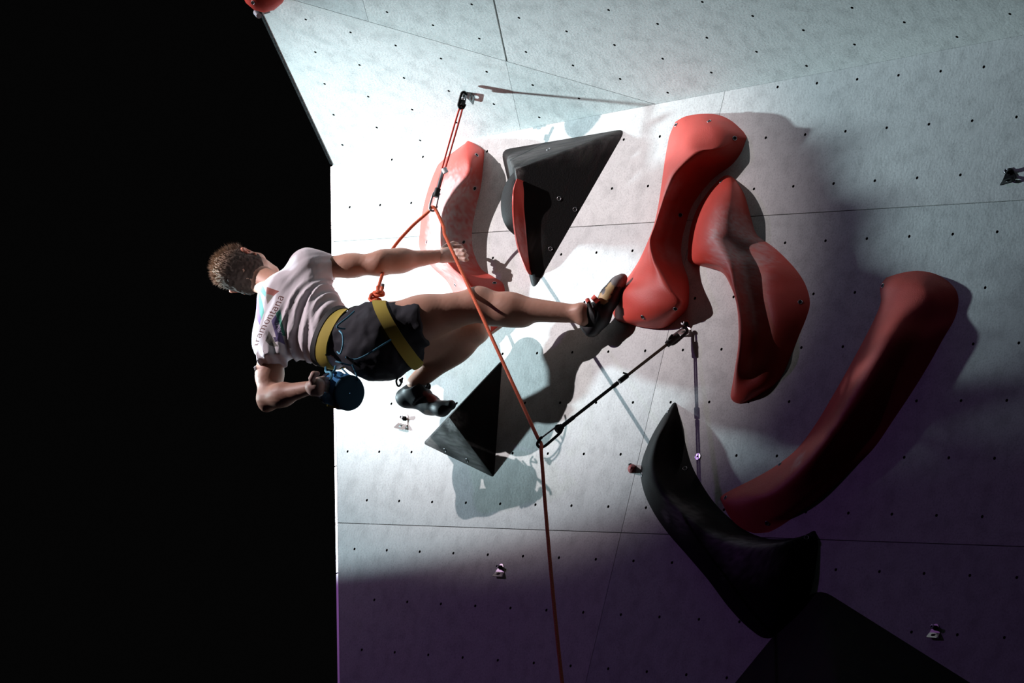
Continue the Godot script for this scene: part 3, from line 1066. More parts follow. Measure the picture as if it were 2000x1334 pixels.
func climber() -> void:
	var t := thing("person", D(745, 665, 12.2), "climber seen from behind in printed pale shirt and dark shorts, reaching for the wall", "person")
	# joints
	var sh_r := D(624, 523, 12.48)
	var el_r := D(742, 515, 12.42)
	var wr_r := W(860, 500, 0.20)
	var sh_l := D(530, 672, 12.36)
	var el_l := D(524, 778, 12.25)
	var wr_l := D(606, 757, 12.07)
	var hip_r := D(752, 640, 12.17)
	var hip_l := D(745, 692, 12.2)
	var kn_r := D(930, 596, 12.12)
	var an_r := D(1138, 614, 11.97)
	var kn_l := D(926, 642, 12.27)
	var an_l := D(812, 748, 12.31)
	var neck := D(543, 567, 12.52)
	var hc := D(474, 528, 12.68)
	var spine := D(600, 612, 12.42)
	var waist := D(658, 662, 12.28)

	# one skin: trunk, limbs, neck; hands and head on finer grids of the same mesh
	var f := field(0.035)
	bone(f, sh_r, sh_l, 0.05, 0.05)
	bone(f, neck, spine, 0.06, 0.085)
	bone(f, spine, waist, 0.085, 0.09)
	bone(f, waist, hip_r, 0.09, 0.09)
	bone(f, waist, hip_l, 0.09, 0.09)
	bone(f, sh_r, el_r.lerp(sh_r, 0.45), 0.046, 0.043)           # right arm
	bone(f, el_r.lerp(sh_r, 0.5), el_r, 0.043, 0.043)
	bone(f, el_r, el_r.lerp(wr_r, 0.35), 0.044, 0.043)
	bone(f, el_r.lerp(wr_r, 0.3), wr_r, 0.043, 0.026)
	bone(f, D(752, 503, 12.42), D(790, 503, 12.44), 0.026, 0.022)
	bone(f, sh_l, el_l.lerp(sh_l, 0.4), 0.05, 0.052)              # left arm
	bone(f, el_l.lerp(sh_l, 0.45), el_l, 0.05, 0.038)
	bone(f, D(519, 795, 12.25), D(522, 786, 12.25), 0.015, 0.026)
	bone(f, el_l, el_l.lerp(wr_l, 0.35), 0.040, 0.043)
	bone(f, el_l.lerp(wr_l, 0.3), wr_l, 0.043, 0.027)
	bone(f, hip_r, hip_r.lerp(kn_r, 0.45), 0.095, 0.086)          # right leg
	bone(f, hip_r.lerp(kn_r, 0.4), kn_r, 0.087, 0.062)
	bone(f, D(938, 584, 12.11), D(948, 592, 12.11), 0.045, 0.045)
	bone(f, kn_r, kn_r.lerp(an_r, 0.33), 0.058, 0.058)
	bone(f, D(966, 612, 12.11), D(1020, 618, 12.07), 0.050, 0.044)
	bone(f, kn_r.lerp(an_r, 0.3), an_r, 0.054, 0.034)
	bone(f, D(1136, 606, 11.95), D(1142, 624, 11.95), 0.028, 0.026)
	bone(f, hip_l, kn_l, 0.095, 0.060)                            # left leg
	bone(f, kn_l, kn_l.lerp(an_l, 0.35), 0.056, 0.060)
	bone(f, kn_l.lerp(an_l, 0.3), an_l, 0.060, 0.036)
	bone(f, D(905, 672, 12.27), D(868, 700, 12.29), 0.036, 0.036)
	nets(f, 0.0105, skin_tone)
	# head: «up» to the crown, «face» to the nose, «ear» to the right ear
	var cam := func(x: float, y: float, z: float) -> Vector3: return (RIGHT * x - UP * y - BACK * z)
	var up: Vector3 = (cam.call(-0.93, -0.33, 0.15) as Vector3).normalized()
	var ear: Vector3 = cam.call(0.30, -0.90, -0.30)
	ear = (ear - up * ear.dot(up)).normalized()
	var face := up.cross(ear).normalized()
	if face.dot(BACK) > 0: face = -face
	f = field(0.03)
	bone(f, neck - up * 0.02, hc - up * 0.07 - face * 0.015, 0.062, 0.056)
	bone(f, hc - face * 0.028 + up * 0.028, hc + face * 0.045 + up * 0.022, 0.086, 0.078, 0, ear, 1.10)
	bone(f, hc - face * 0.03 - up * 0.02, hc + face * 0.03 - up * 0.02, 0.074, 0.07)
	bone(f, hc + face * 0.05 - up * 0.045, hc + face * 0.082 - up * 0.105, 0.052, 0.027)
	for s in [-1.0, 1.0]:
		bone(f, hc + face * 0.02 - up * 0.07 + ear * s * 0.045, hc + face * 0.07 - up * 0.105 + ear * s * 0.02, 0.024, 0.02)
		bone(f, hc + face * 0.085 - up * 0.03 + ear * s * 0.036, hc + face * 0.08 - up * 0.036 + ear * s * 0.046, 0.022, 0.02)
	nets(f, 0.005, skin_tone)
	f = field(0.008)
	bone(f, hc + face * 0.115 - up * 0.005, hc + face * 0.137 - up * 0.042, 0.009, 0.013)                   # nose
	bone(f, hc + face * 0.119 - up * 0.047 - ear * 0.012, hc + face * 0.119 - up * 0.047 + ear * 0.012, 0.009, 0.009)
	bone(f, hc + face * 0.106 - up * 0.073 - ear * 0.018, hc + face * 0.106 - up * 0.073 + ear * 0.018, 0.0075, 0.0075)   # lips
	bone(f, hc + face * 0.103 - up * 0.083 - ear * 0.013, hc + face * 0.103 - up * 0.083 + ear * 0.013, 0.008, 0.008)
	bone(f, hc + face * 0.111 + up * 0.022 - ear * 0.045, hc + face * 0.111 + up * 0.022 + ear * 0.045, 0.009, 0.009)     # brow
	nets(f, 0.004, skin_tone)
	for s in [-1.0, 1.0]:                                          # ears: rim, lobe, bowl
		f = field(0.006)
		var e0: Vector3 = hc + ear * s * 0.078 - face * 0.002
		var outw: Vector3 = (ear * s * 0.6 - face * 0.75).normalized()
		var rim := []
		for k in 9:
			var a := lerpf(-0.5, PI + 0.35, k / 8.0)
			rim.append(e0 + up * (sin(a) * 0.026 - 0.006) + outw * (0.012 + 0.014 * sin(a)) - face * (cos(a) * -0.013))
		for k in 8: bone(f, rim[k], rim[k + 1], 0.0055, 0.0055)
		bone(f, e0 - up * 0.03 + outw * 0.008, e0 - up * 0.036 + outw * 0.011, 0.008, 0.008)
		bone(f, e0 + up * 0.012, e0 + up * 0.012 + outw * 0.018, 0.014, 0.005)
		bone(f, e0 - up * 0.014, e0 - up * 0.014 + outw * 0.012, 0.014, 0.005)
		nets(f, 0.0032, func(p): return lin(0.52, 0.20, 0.13))
	# right hand closed over the hold's chalky rib
	f = field(0.012)
	var kn := [W(881, 482.5, .155), W(884, 490, .16), W(886, 498, .16), W(887, 506, .155)]
	var pip := [W(899, 482, .14), W(904, 490, .15), W(907, 498, .15), W(909, 506.5, .145)]
	var tipj := [W(902, 484, .085), W(908, 492, .09), W(912, 500, .09), W(913, 508, .085)]
	for k in 4:
		bone(f, wr_r.lerp(W(866, 496 + k * 3.0, .19), 0.6), kn[k], 0.022, 0.0135)
	nets(f, 0.0038, chalky)
	f = field(0.004)
	for k in 4:
		var r: float = [0.0088, 0.0092, 0.009, 0.0082][k]
		chain(f, [kn[k], kn[k].lerp(pip[k], 0.5) + WALL_N * 0.002, pip[k], pip[k].lerp(tipj[k], 0.6), tipj[k]], [r * 1.12, r, r * 1.1, r * 0.95, r * 0.85])
	chain(f, [W(866, 487, .185), W(876, 479, .17), W(886, 476, .145), W(893, 477, .125)], [0.014, 0.011, 0.0105, 0.009])
	nets(f, 0.0032, chalky)
	# left hand at the chalk bag: fist with the thumb laid over
	f = field(0.010)
	chain(f, [wr_l, D(612, 755, 12.050), D(620, 752, 12.040)], [0.026, 0.027, 0.030])
	bone(f, D(612, 764, 12.050), D(622, 763, 12.050), 0.020, 0.024)
	nets(f, 0.0038, chalky)
	f = field(0.004)
	for k in 4:
		var o := k * 7.2
		chain(f, [D(621, 741 + o, 12.040), D(632, 739 + o, 12.050), D(640, 741 + o, 12.080), D(643, 743 + o, 12.110)], [0.010, 0.0092, 0.009, 0.0078])
	chain(f, [D(613, 750, 12.030), D(609, 739, 12.015), D(613, 731, 12.010), D(620, 730, 12.015)], [0.015, 0.0125, 0.0125, 0.010])
	nets(f, 0.0032, chalky)
	part("body", body_mesh(), M.skin, t)

	# hair: a cap over the skull with short tufts
	f = field(0.02)
	bone(f, hc - face * 0.030 + up * 0.026, hc + face * 0.045 + up * 0.028, 0.092, 0.082, 0, ear, 1.10)
	bone(f, hc - face * 0.026 - up * 0.015, hc + face * 0.0 + up * 0.0, 0.080, 0.080, 0, ear, 1.02)
	bone(f, hc - face * 0.034 - up * 0.062, hc - face * 0.024 - up * 0.03, 0.062, 0.072)
	bone(f, hc - up * 0.045 - ear * 0.03, hc - up * 0.045 + ear * 0.03, 0.058, 0.058)
	var below := func(p: Vector3) -> float:      # hairline: keep what lies above and behind it
		var q: Vector3 = p - hc
		var line := q.dot(up) + 0.062 - maxf(q.dot(face) + 0.01, -0.05) * 1.1
		return 0.006 * speck.get_noise_3dv(p * 120.0) + maxf(0.0, -line) * 0.8
	var tint := func(p: Vector3) -> Color:
		var q: Vector3 = p - hc
		var top := smoothstep(0.02, 0.09, q.dot(up))
		var k := 0.5 + 0.5 * speck.get_noise_3dv(p * 70.0)
		return lin(0.035, 0.022, 0.016).lerp(lin(0.30, 0.19, 0.125), clampf(top * 0.85 * (0.4 + k) + 0.05, 0, 1))
	nets(f, 0.005, tint, below)
	var hair := body_mesh()
	var rng := RandomNumberGenerator.new()
	rng.seed = 21
	var st := begin()
	var hv: PackedVector3Array = hair.surface_get_arrays(0)[Mesh.ARRAY_VERTEX]
	var hn: PackedVector3Array = hair.surface_get_arrays(0)[Mesh.ARRAY_NORMAL]
	st.set_smooth_group(-1)
	for k in 5200:
		var j := rng.randi() % hv.size()
		var q := hv[j] - hc
		var height := q.dot(up)
		if height < -0.02 and rng.randf() < 0.75: continue
		var long_ := lerpf(0.005, 0.024, smoothstep(0.0, 0.085, height)) * rng.randf_range(0.6, 1.25)
		if q.dot(ear) > 0.045 and q.dot(face) > 0.02 and height > 0.05: long_ *= 1.4
		var lean := (hn[j] + up * 0.55 + face * 0.25 + Vector3(rng.randf() - .5, rng.randf() - .5, rng.randf() - .5) * 0.7).normalized()
		var u := side_of(lean)
		var v := lean.cross(u)
		var base := hv[j] - hn[j] * 0.003
		var w := rng.randf_range(0.0011, 0.002)
		st.set_color(tint.call(hv[j]) * rng.randf_range(0.7, 1.5))
		var c0 := base + u * w
		var c1 := base - u * w * 0.5 + v * w * 0.87
		var c2 := base - u * w * 0.5 - v * w * 0.87
		var tip := base + lean * long_
		tri(st, c0, c1, tip); tri(st, c1, c2, tip); tri(st, c2, c0, tip)
	var hair_node := part("hair", hair, M.hair, t)
	part("strands", done(st), M.hair, hair_node).position = Vector3.ZERO
	hair_node.get_child(0).set_meta("kind", "stuff")

	# shirt
	var shirt := field(0.045)
	bone(shirt, D(604, 527, 12.47), D(536, 664, 12.38), 0.078, 0.078)
	bone(shirt, D(556, 572, 12.45), D(590, 600, 12.42), 0.088, 0.10)
	bone(shirt, D(537, 588, 12.46), D(535, 640, 12.41), 0.074, 0.074)
	bone(shirt, D(602, 560, 12.45), D(655, 636, 12.29), 0.080, 0.062)
	bone(shirt, D(548, 648, 12.40), D(648, 684, 12.27), 0.090, 0.066)
	bone(shirt, D(600, 615, 12.40), D(668, 664, 12.27), 0.10, 0.080)
	bone(shirt, D(604, 526, 12.47), D(648, 521, 12.475), 0.078, 0.047, 1)
	bone(shirt, D(533, 668, 12.36), D(533, 713, 12.27), 0.072, 0.066, 1)
	var e1: Vector3 = (D(604, 527, 12.47) - D(536, 664, 12.38)).normalized()         # across the back, towards the right shoulder
	var e2: Vector3 = D(560, 590, 12.42) - D(662, 664, 12.26)                        # up the back
	e2 = (e2 - e1 * e2.dot(e1)).normalized()
	var e3 := e1.cross(e2)
	if e3.dot(BACK) < 0: e3 = -e3
	var mid := D(550, 620, 12.40)
	var folds := FastNoiseLite.new()
	folds.seed = 12
	folds.frequency = 1.0
	folds.fractal_octaves = 2
	var wrinkle := func(p: Vector3) -> float:
		var q: Vector3 = p - mid
		var x := q.dot(e1)
		var y := q.dot(e2)
		var bend := y + 1.6 * (x + 0.02) * (x + 0.02) - 0.25 * x            # folds sweep in arcs across the back
		var low := smoothstep(0.06, -0.12, y + 0.25 * x)
		var n1 := folds.get_noise_3d(x * 2.6, bend * 13.0, q.dot(e3) * 3.0)
		var n2 := folds.get_noise_3d(x * 5.0 + 40.0, bend * 26.0, q.dot(e3) * 5.0)
		var ridge := 1.0 - absf(n1) * 2.6
		return -(0.010 * low + 0.002) * ridge + 0.003 * low * n2
	nets(shirt, 0.0075, null, wrinkle)
	var print_uv := func(p: Vector3, n: Vector3) -> Vector2:
		var q: Vector3 = p - mid
		if n.dot(e3) < -0.05: return Vector2(0.02, 0.02)
		return Vector2(q.dot(e1) / 0.56 + 0.5, 0.5 - q.dot(e2) / 0.56)
	part("shirt", body_mesh(print_uv), shirt_material(), t)
	# shorts
	var pants := field(0.05)
	bone(pants, D(672, 664, 12.25), D(716, 666, 12.2), 0.094, 0.108)
	bone(pants, D(700, 640, 12.2), D(752, 638, 12.16), 0.076, 0.080)
	bone(pants, D(712, 690, 12.18), D(752, 690, 12.17), 0.086, 0.098)
	bone(pants, D(750, 640, 12.15), D(828, 628, 12.13), 0.085, 0.088, 1)
	bone(pants, D(742, 688, 12.17), D(812, 674, 12.22), 0.104, 0.086, 1)
	bone(pants, D(718, 608, 12.2), D(736, 612, 12.18), 0.026, 0.030)
	var crease := func(p: Vector3) -> float:
		return 0.007 * folds.get_noise_3dv(p * 9.0) - 0.003 * (1.0 - absf(folds.get_noise_3dv(p * 11.0 + Vector3(7, 0, 0))) * 3.0)
	nets(pants, 0.0085, null, crease)
	part("shorts", body_mesh(), M.shorts, t)
	harness(t, pants, shirt)
	shoes(t)

func chalky(p: Vector3) -> Color:
	var k := clampf(0.55 + 0.8 * speck.get_noise_3dv(p * 70.0), 0.0, 1.0)
	return skin_tone(p).lerp(lin(0.66, 0.56, 0.52), k * 0.7)

# the printed cotton: letters and logo pieces set on a light shirt, in the cloth's own coordinates
func shirt_material() -> StandardMaterial3D:
	var n := 1024
	var img := Image.create(n, n, false, Image.FORMAT_RGB8)
	img.fill(Color(0.80, 0.77, 0.79))
	var px := func(x: float, y: float) -> Vector2:     # reading direction x, letter height y, in metres from the print's centre
		return Vector2((x / 0.56 + 0.5) * n, (0.5 - y / 0.56) * n)
	var poly := func(points: Array, c: Color) -> void:
		var q := PackedVector2Array()
		for p in points: q.append(px.call(p[0], p[1]))
		fill(img, q, c)
	# logo pieces around the lettering
	poly.call([[.090, .110], [.057, .070], [.039, .066], [.062, .112]], Color(0.50, 0.74, 0.72))
	poly.call([[.079, .076], [.076, .011], [.052, .029], [.053, .067]], Color(0.56, 0.31, 0.28))
	poly.call([[.053, .067], [.053, .029], [.015, .044], [.037, .061]], Color(0.52, 0.49, 0.45))
	poly.call([[.058, .110], [.028, .083], [-.023, .039], [-.063, .030], [-.030, .066], [.026, .105]], Color(0.42, 0.70, 0.66))
	poly.call([[.046, .135], [.030, .104], [-.028, .064], [-.052, .037], [-.084, .023], [-.050, .072], [.005, .120]], Color(0.56, 0.47, 0.66))
	poly.call([[-.015, -.018], [.007, -.026], [-.032, -.054], [-.089, -.097], [-.093, -.083], [-.065, -.057]], Color(0.24, 0.52, 0.45))
	poly.call([[-.054, -.021], [-.023, -.021], [-.060, -.062], [-.122, -.109], [-.127, -.086], [-.089, -.052]], Color(0.41, 0.36, 0.54))
	poly.call([[-.096, -.030], [-.131, -.075], [-.145, -.099], [-.154, -.066], [-.142, -.041]], Color(0.44, 0.43, 0.40))
	poly.call([[-.114, -.058], [-.112, -.072], [-.127, -.086], [-.132, -.076]], Color(0.26, 0.22, 0.34))
	letters(img, "tramontana", -.172, -.022, .044, Vector2(1.0, -0.04), px, Color(0.33, 0.14, 0.12))
	letters(img, "wear", -.058, -.034, .025, Vector2(-0.76, -0.65), px, Color(0.86, 0.83, 0.88))
	var m := mat(Color.WHITE, 0.88)
	m.albedo_texture = ImageTexture.create_from_image(img)
	m.rim_enabled = true
	m.rim = 0.15
	return m

func fill(img: Image, q: PackedVector2Array, c: Color) -> void:
	var lo := q[0]
	var hi := q[0]
	for p in q:
		lo = lo.min(p)
		hi = hi.max(p)
	for y in range(maxi(0, int(lo.y)), mini(img.get_height() - 1, int(hi.y) + 1) + 1):
		for x in range(maxi(0, int(lo.x)), mini(img.get_width() - 1, int(hi.x) + 1) + 1):
			if Geometry2D.is_point_in_polygon(Vector2(x + .5, y + .5), q):
				img.set_pixel(x, y, c)

func letters(img: Image, text: String, x: float, y: float, height: float, dir: Vector2, px: Callable, c: Color) -> void:
	var tm := TextMesh.new()
	var sf := SystemFont.new()
	sf.font_names = PackedStringArray(["Droid Sans"])
	tm.font = sf
	tm.text = text
	tm.font_size = 64
	tm.pixel_size = 1.0 / 64.0
	tm.depth = 0.0
	tm.horizontal_alignment = HORIZONTAL_ALIGNMENT_LEFT
	tm.vertical_alignment = VERTICAL_ALIGNMENT_BOTTOM
	var d := dir.normalized()
	var e := Vector2(-d.y, d.x)
	var a := tm.get_mesh_arrays()
	var v: PackedVector3Array = a[Mesh.ARRAY_VERTEX]
	var idx := PackedInt32Array(range(v.size()))
	if a[Mesh.ARRAY_INDEX] != null: idx = a[Mesh.ARRAY_INDEX]
	for i in range(0, idx.size() - 2, 3):
		var q := PackedVector2Array()
		for k in 3:
			var p := v[idx[i + k]] * height
			var w := Vector2(x, y) + d * p.x + e * p.y
			q.append(px.call(w.x, w.y))
		fill(img, q, c)

func harness(t: Node3D, pants: Dictionary, shirt: Dictionary) -> void:
	var both := field(0.05)
	for src in [pants, shirt]:
		for k in ["a", "ba", "inv", "ra", "rb", "sq", "sf", "cut"]:
			both[k].append_array(src[k])
	var ax := D(700, 672, 12.2) - D(600, 625, 12.40)
	var belt := part("waist_belt", band(both, D(663, 664, 12.25), ax, 0.027, 0.006), M.webbing, t)
	part("strap", band(both, D(649, 658, 12.28), ax, 0.012, 0.007), M.black_web, belt).position = Vector3.ZERO
	var st := begin()
	box(st, D(640, 682, 12.19), RIGHT * 0.010, UP * 0.026, BACK * 0.008)
	part("buckle", done(st), M.rubber, belt).position = Vector3.ZERO
	part("leg_loop", band(both, D(775, 647, 12.15), D(826, 624, 12.13) - D(752, 668, 12.15), 0.024, 0.006), M.webbing, t)
	# gear loops and risers of teal cord
	for c in [[[692, 608, 12.05], [680, 619, 12.03], [659, 636, 12.02], [663, 641, 12.02], [674, 642, 12.03]], [[663, 646, 12.05], [669, 654, 12.02], [670, 672, 12.01], [665, 690, 12.02], [659, 687, 12.04]], [[764, 663, 12.02], [740, 678, 12.01], [714, 694, 12.015], [693, 702, 12.03], [675, 698, 12.05]], [[656, 706, 12.09], [664, 708, 12.07], [674, 711, 12.07], [686, 714, 12.08]], [[668, 720, 12.12], [676, 728, 12.10], [685, 736, 12.09]], [[688, 712, 12.09], [694, 726, 12.09], [698, 740, 12.07], [701, 743, 12.06]], [[682, 700, 12.04], [690, 707, 12.03], [697, 712, 12.04]]]:
		st = begin()
		tube(st, curve(c.map(func(p): return D(p[0], p[1], p[2])), 8), 0.0036, 8)
		part("cord", done(st), M.cord, t)
	for c in [[[690, 708, 12.03], [704, 718, 12.02]], [[676, 697, 12.03], [690, 708, 12.02]]]:
		st = begin()
		box(st, (D(c[0][0], c[0][1], c[0][2]) + D(c[1][0], c[1][1], c[1][2])) / 2, (D(c[1][0], c[1][1], c[1][2]) - D(c[0][0], c[0][1], c[0][2])) / 2, UP * 0.006, BACK * 0.005)
		part("leg_loop_buckle", done(st), M.black_metal, t)
	st = begin()
	tube(st, curve([D(777, 738, 12.15), D(774, 744, 12.13), D(776, 752, 12.13), D(780, 754, 12.14), D(784, 747, 12.15), D(786, 738, 12.16)], 6), 0.004, 8)
	rod(st, D(781, 740, 12.14), D(785, 748, 12.14), 0.006)
	part("elastic_clip", done(st), M.rubber, t)

func shoe_paint(zones: Array) -> Callable:
	return func(p: Vector3) -> Color:
		var c := lin(0.014, 0.014, 0.016)
		for z in zones:
			var d: float = p.distance_to(z[0]) / z[1]
			if d < 1.0: c = z[2]
		return c * (1.0 + 0.25 * speck.get_noise_3dv(p * 60.0))

func shoes(t: Node3D) -> void:
	# outstretched right foot, toe up against the wavy hold
	var f := field(0.03)
	bone(f, D(1160, 640, 11.96), D(1172, 620, 11.95), 0.030, 0.036)
	bone(f, D(1172, 618, 11.95), D(1192, 578, 11.94), 0.037, 0.037)
	bone(f, D(1190, 582, 11.94), D(1207, 555, 11.935), 0.035, 0.027, 0, RIGHT, 1.1)
	bone(f, D(1207, 556, 11.935), D(1217, 543, 11.93), 0.025, 0.017)
	bone(f, D(1148, 612, 11.965), D(1170, 608, 11.95), 0.039, 0.036, 2)
	bone(f, D(1140, 636, 11.97), D(1152, 646, 11.96), 0.016, 0.020)
	var tan_ := lin(0.52, 0.37, 0.17)
	nets(f, 0.005, shoe_paint([[D(1193, 557, 11.905), .018, tan_], [D(1189, 566, 11.905), .019, tan_], [D(1184, 576, 11.905), .020, tan_], [D(1179, 586, 11.905), .017, tan_], [D(1177, 569, 11.912), .012, lin(0.03, 0.035, 0.05)], [D(1172, 577, 11.92), .012, tan_], [D(1219, 541, 11.91), .040, lin(0.15, 0.085, 0.075)], [D(1205, 547, 11.905), .026, lin(0.19, 0.18, 0.18)], [D(1171, 639, 11.88), .014, lin(0.20, 0.13, 0.02)]]))
	var r := part("climbing_shoe", body_mesh(), M.shoe, t)
	var st := begin()
	rod(st, D(1147, 585, 11.925), D(1150, 591, 11.915), 0.009, 10)
	rod(st, D(1159, 588, 11.908), D(1166, 581, 11.908), 0.015, 8, 0.016)
	part("pull_tab", done(st), M.shoe_tab, r).position = Vector3.ZERO
	st = begin()
	tube(st, curve([D(1149, 589, 11.915), D(1155, 602, 11.912), D(1161, 616, 11.912), D(1162, 628, 11.92)], 6), 0.006, 8)
	part("collar", done(st), M.rubber, r).position = Vector3.ZERO
	# bent left foot, toe on the pyramid's tip
	f = field(0.026)
	bone(f, D(790, 776, 12.350), D(802, 768, 12.330), 0.037, 0.038)
	bone(f, D(800, 779, 12.350), D(842, 788, 12.300), 0.036, 0.036)
	bone(f, D(838, 794, 12.310), D(864, 800, 12.250), 0.034, 0.026)
	bone(f, D(862, 797, 12.250), D(881, 791, 12.220), 0.027, 0.020)
	bone(f, D(812, 752, 12.310), D(824, 774, 12.310), 0.041, 0.040, 2)
	nets(f, 0.005, shoe_paint([[D(836, 768, 12.250), .030, lin(0.17, 0.025, 0.02)], [D(843, 773, 12.260), .026, lin(0.17, 0.025, 0.02)], [D(827, 773, 12.235), .012, lin(0.26, 0.24, 0.07)], [D(789, 774, 12.280), .010, lin(0.26, 0.18, 0.03)], [D(838, 808, 12.280), .022, lin(0.10, 0.07, 0.06)]]))
	r = part("climbing_shoe", body_mesh(), M.shoe, t)
	st = begin()
	tube(st, curve([D(833, 757, 12.250), D(836, 751, 12.260), D(839, 754, 12.270), D(838, 760, 12.270)], 5), 0.006, 8)
	part("pull_loop", done(st), M.rubber, r).position = Vector3.ZERO

# ---------------------------------------------------------------- chalk bag, rope, quickdraws, hangers
func chalk_bag() -> void:
	var t := thing("chalk_bag", D(660, 762, 12.090), "blue cloth chalk bag hanging at the climber's waist with a hand in it", "chalk bag")
	var mouth := D(637, 757, 12.130)
	var foot := D(683, 768, 12.060)
	var ax := (foot - mouth).normalized()
	ax = (ax * 0.75 + BACK * 0.66).normalized()
	mouth = foot - ax * 0.165
	var u := (UP - ax * UP.dot(ax)).normalized()
	var v := ax.cross(u)
	var ring := func(s: float, r: float, n: int) -> Array:
		var out := []
		for k in n:
			var a := TAU * k / n
			var w := 1.0 + 0.06 * sin(a * 3.0 + s * 9.0) * sin(PI * s) + 0.035 * sin(a * 7.0 - s * 14.0) * sin(PI * s)
			out.append(mouth + ax * (0.165 * s) + (u * cos(a) * 1.04 + v * sin(a)) * r * w)
		return out
	var st := begin()
	st.set_smooth_group(1)
	var prof := [[0.0, .060], [0.1, .064], [0.22, .067], [0.35, .066], [0.5, .067], [0.65, .067], [0.8, .068], [0.93, .068], [0.975, .066]]
	for i in prof.size() - 1:
		var a: Array = ring.call(prof[i][0], prof[i][1], 40)
		var b: Array = ring.call(prof[i + 1][0], prof[i + 1][1], 40)
		for k in 40:
			var k2 := (k + 1) % 40
			facing(st, [a[k], a[k2], b[k2], b[k]], a[k] - (mouth + ax * 0.08))
	st.set_smooth_group(2)
	for i in 3:
		var a: Array = ring.call(0.03 + 0.3 * i, .057 - .003 * i, 40)
		var b: Array = ring.call(0.33 + 0.3 * i, .054 - .003 * i, 40)
		for k in 40:
			var k2 := (k + 1) % 40
			facing(st, [a[k], a[k2], b[k2], b[k]], (mouth + ax * 0.08) - a[k])
	part("body", done(st), M.bag, t)
	st = begin()
	st.set_smooth_group(1)
	var pr := [[0.955, .0685], [0.985, .066], [1.0, .060], [1.006, .04], [1.008, .001]]
	for i in pr.size() - 1:
		var a: Array = ring.call(pr[i][0], pr[i][1], 40)
		var b: Array = ring.call(pr[i + 1][0], pr[i + 1][1], 40)
		for k in 40:
			facing(st, [a[k], a[(k + 1) % 40], b[(k + 1) % 40], b[k]], ax * 0.05 + (a[k] - mouth) * 0.2)
	part("bottom", done(st), M.bag_dark, t)
	st = begin()
	tube(st, PackedVector3Array(ring.call(0.0, .060, 40)), 0.0055, 8, true)
	part("rim", done(st), M.navy, t)
	st = begin()
	for k in 24:
		var a0 := TAU * k / 24
		var a1 := TAU * (k + 1) / 24
		st.set_smooth_group(1)
		var d0 := (u * cos(a0) * 1.04 + v * sin(a0))
		var d1 := (u * cos(a1) * 1.04 + v * sin(a1))
		facing(st, [mouth + d0 * .0635, mouth + d1 * .0635, mouth + ax * .035 + d1 * .0695, mouth + ax * .035 + d0 * .0695], d0)
	part("collar", done(st), M.navy, t)
	var low := D(657, 795, 12.050)
	st = begin()
	box(st, low + UP * 0.004, RIGHT * 0.012 - UP * 0.006, UP * 0.009 + BACK * 0.006, BACK * 0.004)
	part("label_patch", done(st), M.grey_web, t)
	st = begin()
	box(st, low - RIGHT * 0.020 + UP * 0.002, RIGHT * 0.017 - UP * 0.005, UP * 0.004, BACK * 0.006)
	part("strap", done(st), M.webbing, t)
	for c in [[[636, 718, 12.16], [637, 726, 12.08], [645, 727, 12.04], [648, 735, 11.99], [644, 743, 11.97]], [[655, 716, 12.15], [653, 724, 12.08], [647, 730, 12.03], [646, 738, 11.98]]]:
		st = begin()
		tube(st, curve(c.map(func(p): return D(p[0], p[1], p[2])), 6), 0.005, 8)
		part("hanging_loop", done(st), M.cord, t)

var END_HIGH := Vector3.ZERO     # where the rope runs through the upper draw
var END_LOW := Vector3.ZERO      # and through the lower one

func rope() -> void:
	var t := thing("rope", END_LOW, "orange climbing rope tied to the climber and running through both quickdraws", "rope")
	var st := begin()
	var path := [D(735, 585, 12.28), D(737, 575, 12.29), D(744, 545, 12.36), D(764, 491, 12.50), D(800, 447, 12.52), D(834, 416, 12.50), END_HIGH + UP * 0.003, D(853, 413, 12.46), D(868, 447, 12.39)]
	var a := curve(path, 8)
	var low := curve([END_HIGH.lerp(END_LOW, 0.12), END_HIGH.lerp(END_LOW, 0.5) + BACK * 0.006, END_HIGH.lerp(END_LOW, 0.94), END_LOW + RIGHT * 0.003, D(1057, 882, 11.36), D(1060, 920, 11.30), D(1066, 1000, 11.17), D(1080, 1160, 10.90), D(1098, 1334, 10.62), D(1130, 1600, 10.2)], 10)
	a.remove_at(a.size() - 1)
	a.append_array(low)
	var last := a[a.size() - 1]
	var onto := Vector3(last.x + 1.4, 0.05, last.z + 2.0)
	for k in range(1, 13): a.append(last.lerp(onto, k / 12.0))
	tube(st, a, 0.0068, 10, false, -1.0, 6.0)
	part("strand", done(st), M.rope, t)
	# figure-eight tie-in at the harness
	st = begin()
	tube(st, curve([D(738, 560, 12.30), D(737, 574, 12.27), D(730, 583, 12.25), D(724, 580, 12.24), D(727, 575, 12.27), D(738, 577, 12.25), D(748, 576, 12.25), D(746, 570, 12.28), D(736, 573, 12.30), D(732, 582, 12.30), D(742, 586, 12.25), D(742, 598, 12.24), D(738, 602, 12.25)], 9), 0.0075, 10, false, -1.0, 6.0)
	tube(st, curve([D(722, 583, 12.27), D(727, 588, 12.24), D(736, 586, 12.23), D(743, 592, 12.235), D(740, 600, 12.24)], 8), 0.0075, 10, false, -1.0, 6.0)
	tube(st, curve([D(730, 572, 12.28), D(737, 570, 12.24), D(744, 571, 12.24), D(746, 564, 12.26), D(747, 558, 12.27)], 8), 0.0072, 10, false, -1.0, 6.0)
	part("knot", done(st), M.rope, t)
	st = begin()
	rod(st, D(746.5, 564, 12.265), D(747.3, 555, 12.27), 0.0078, 10)
	part("tail_end", done(st), M.grey_web, t)

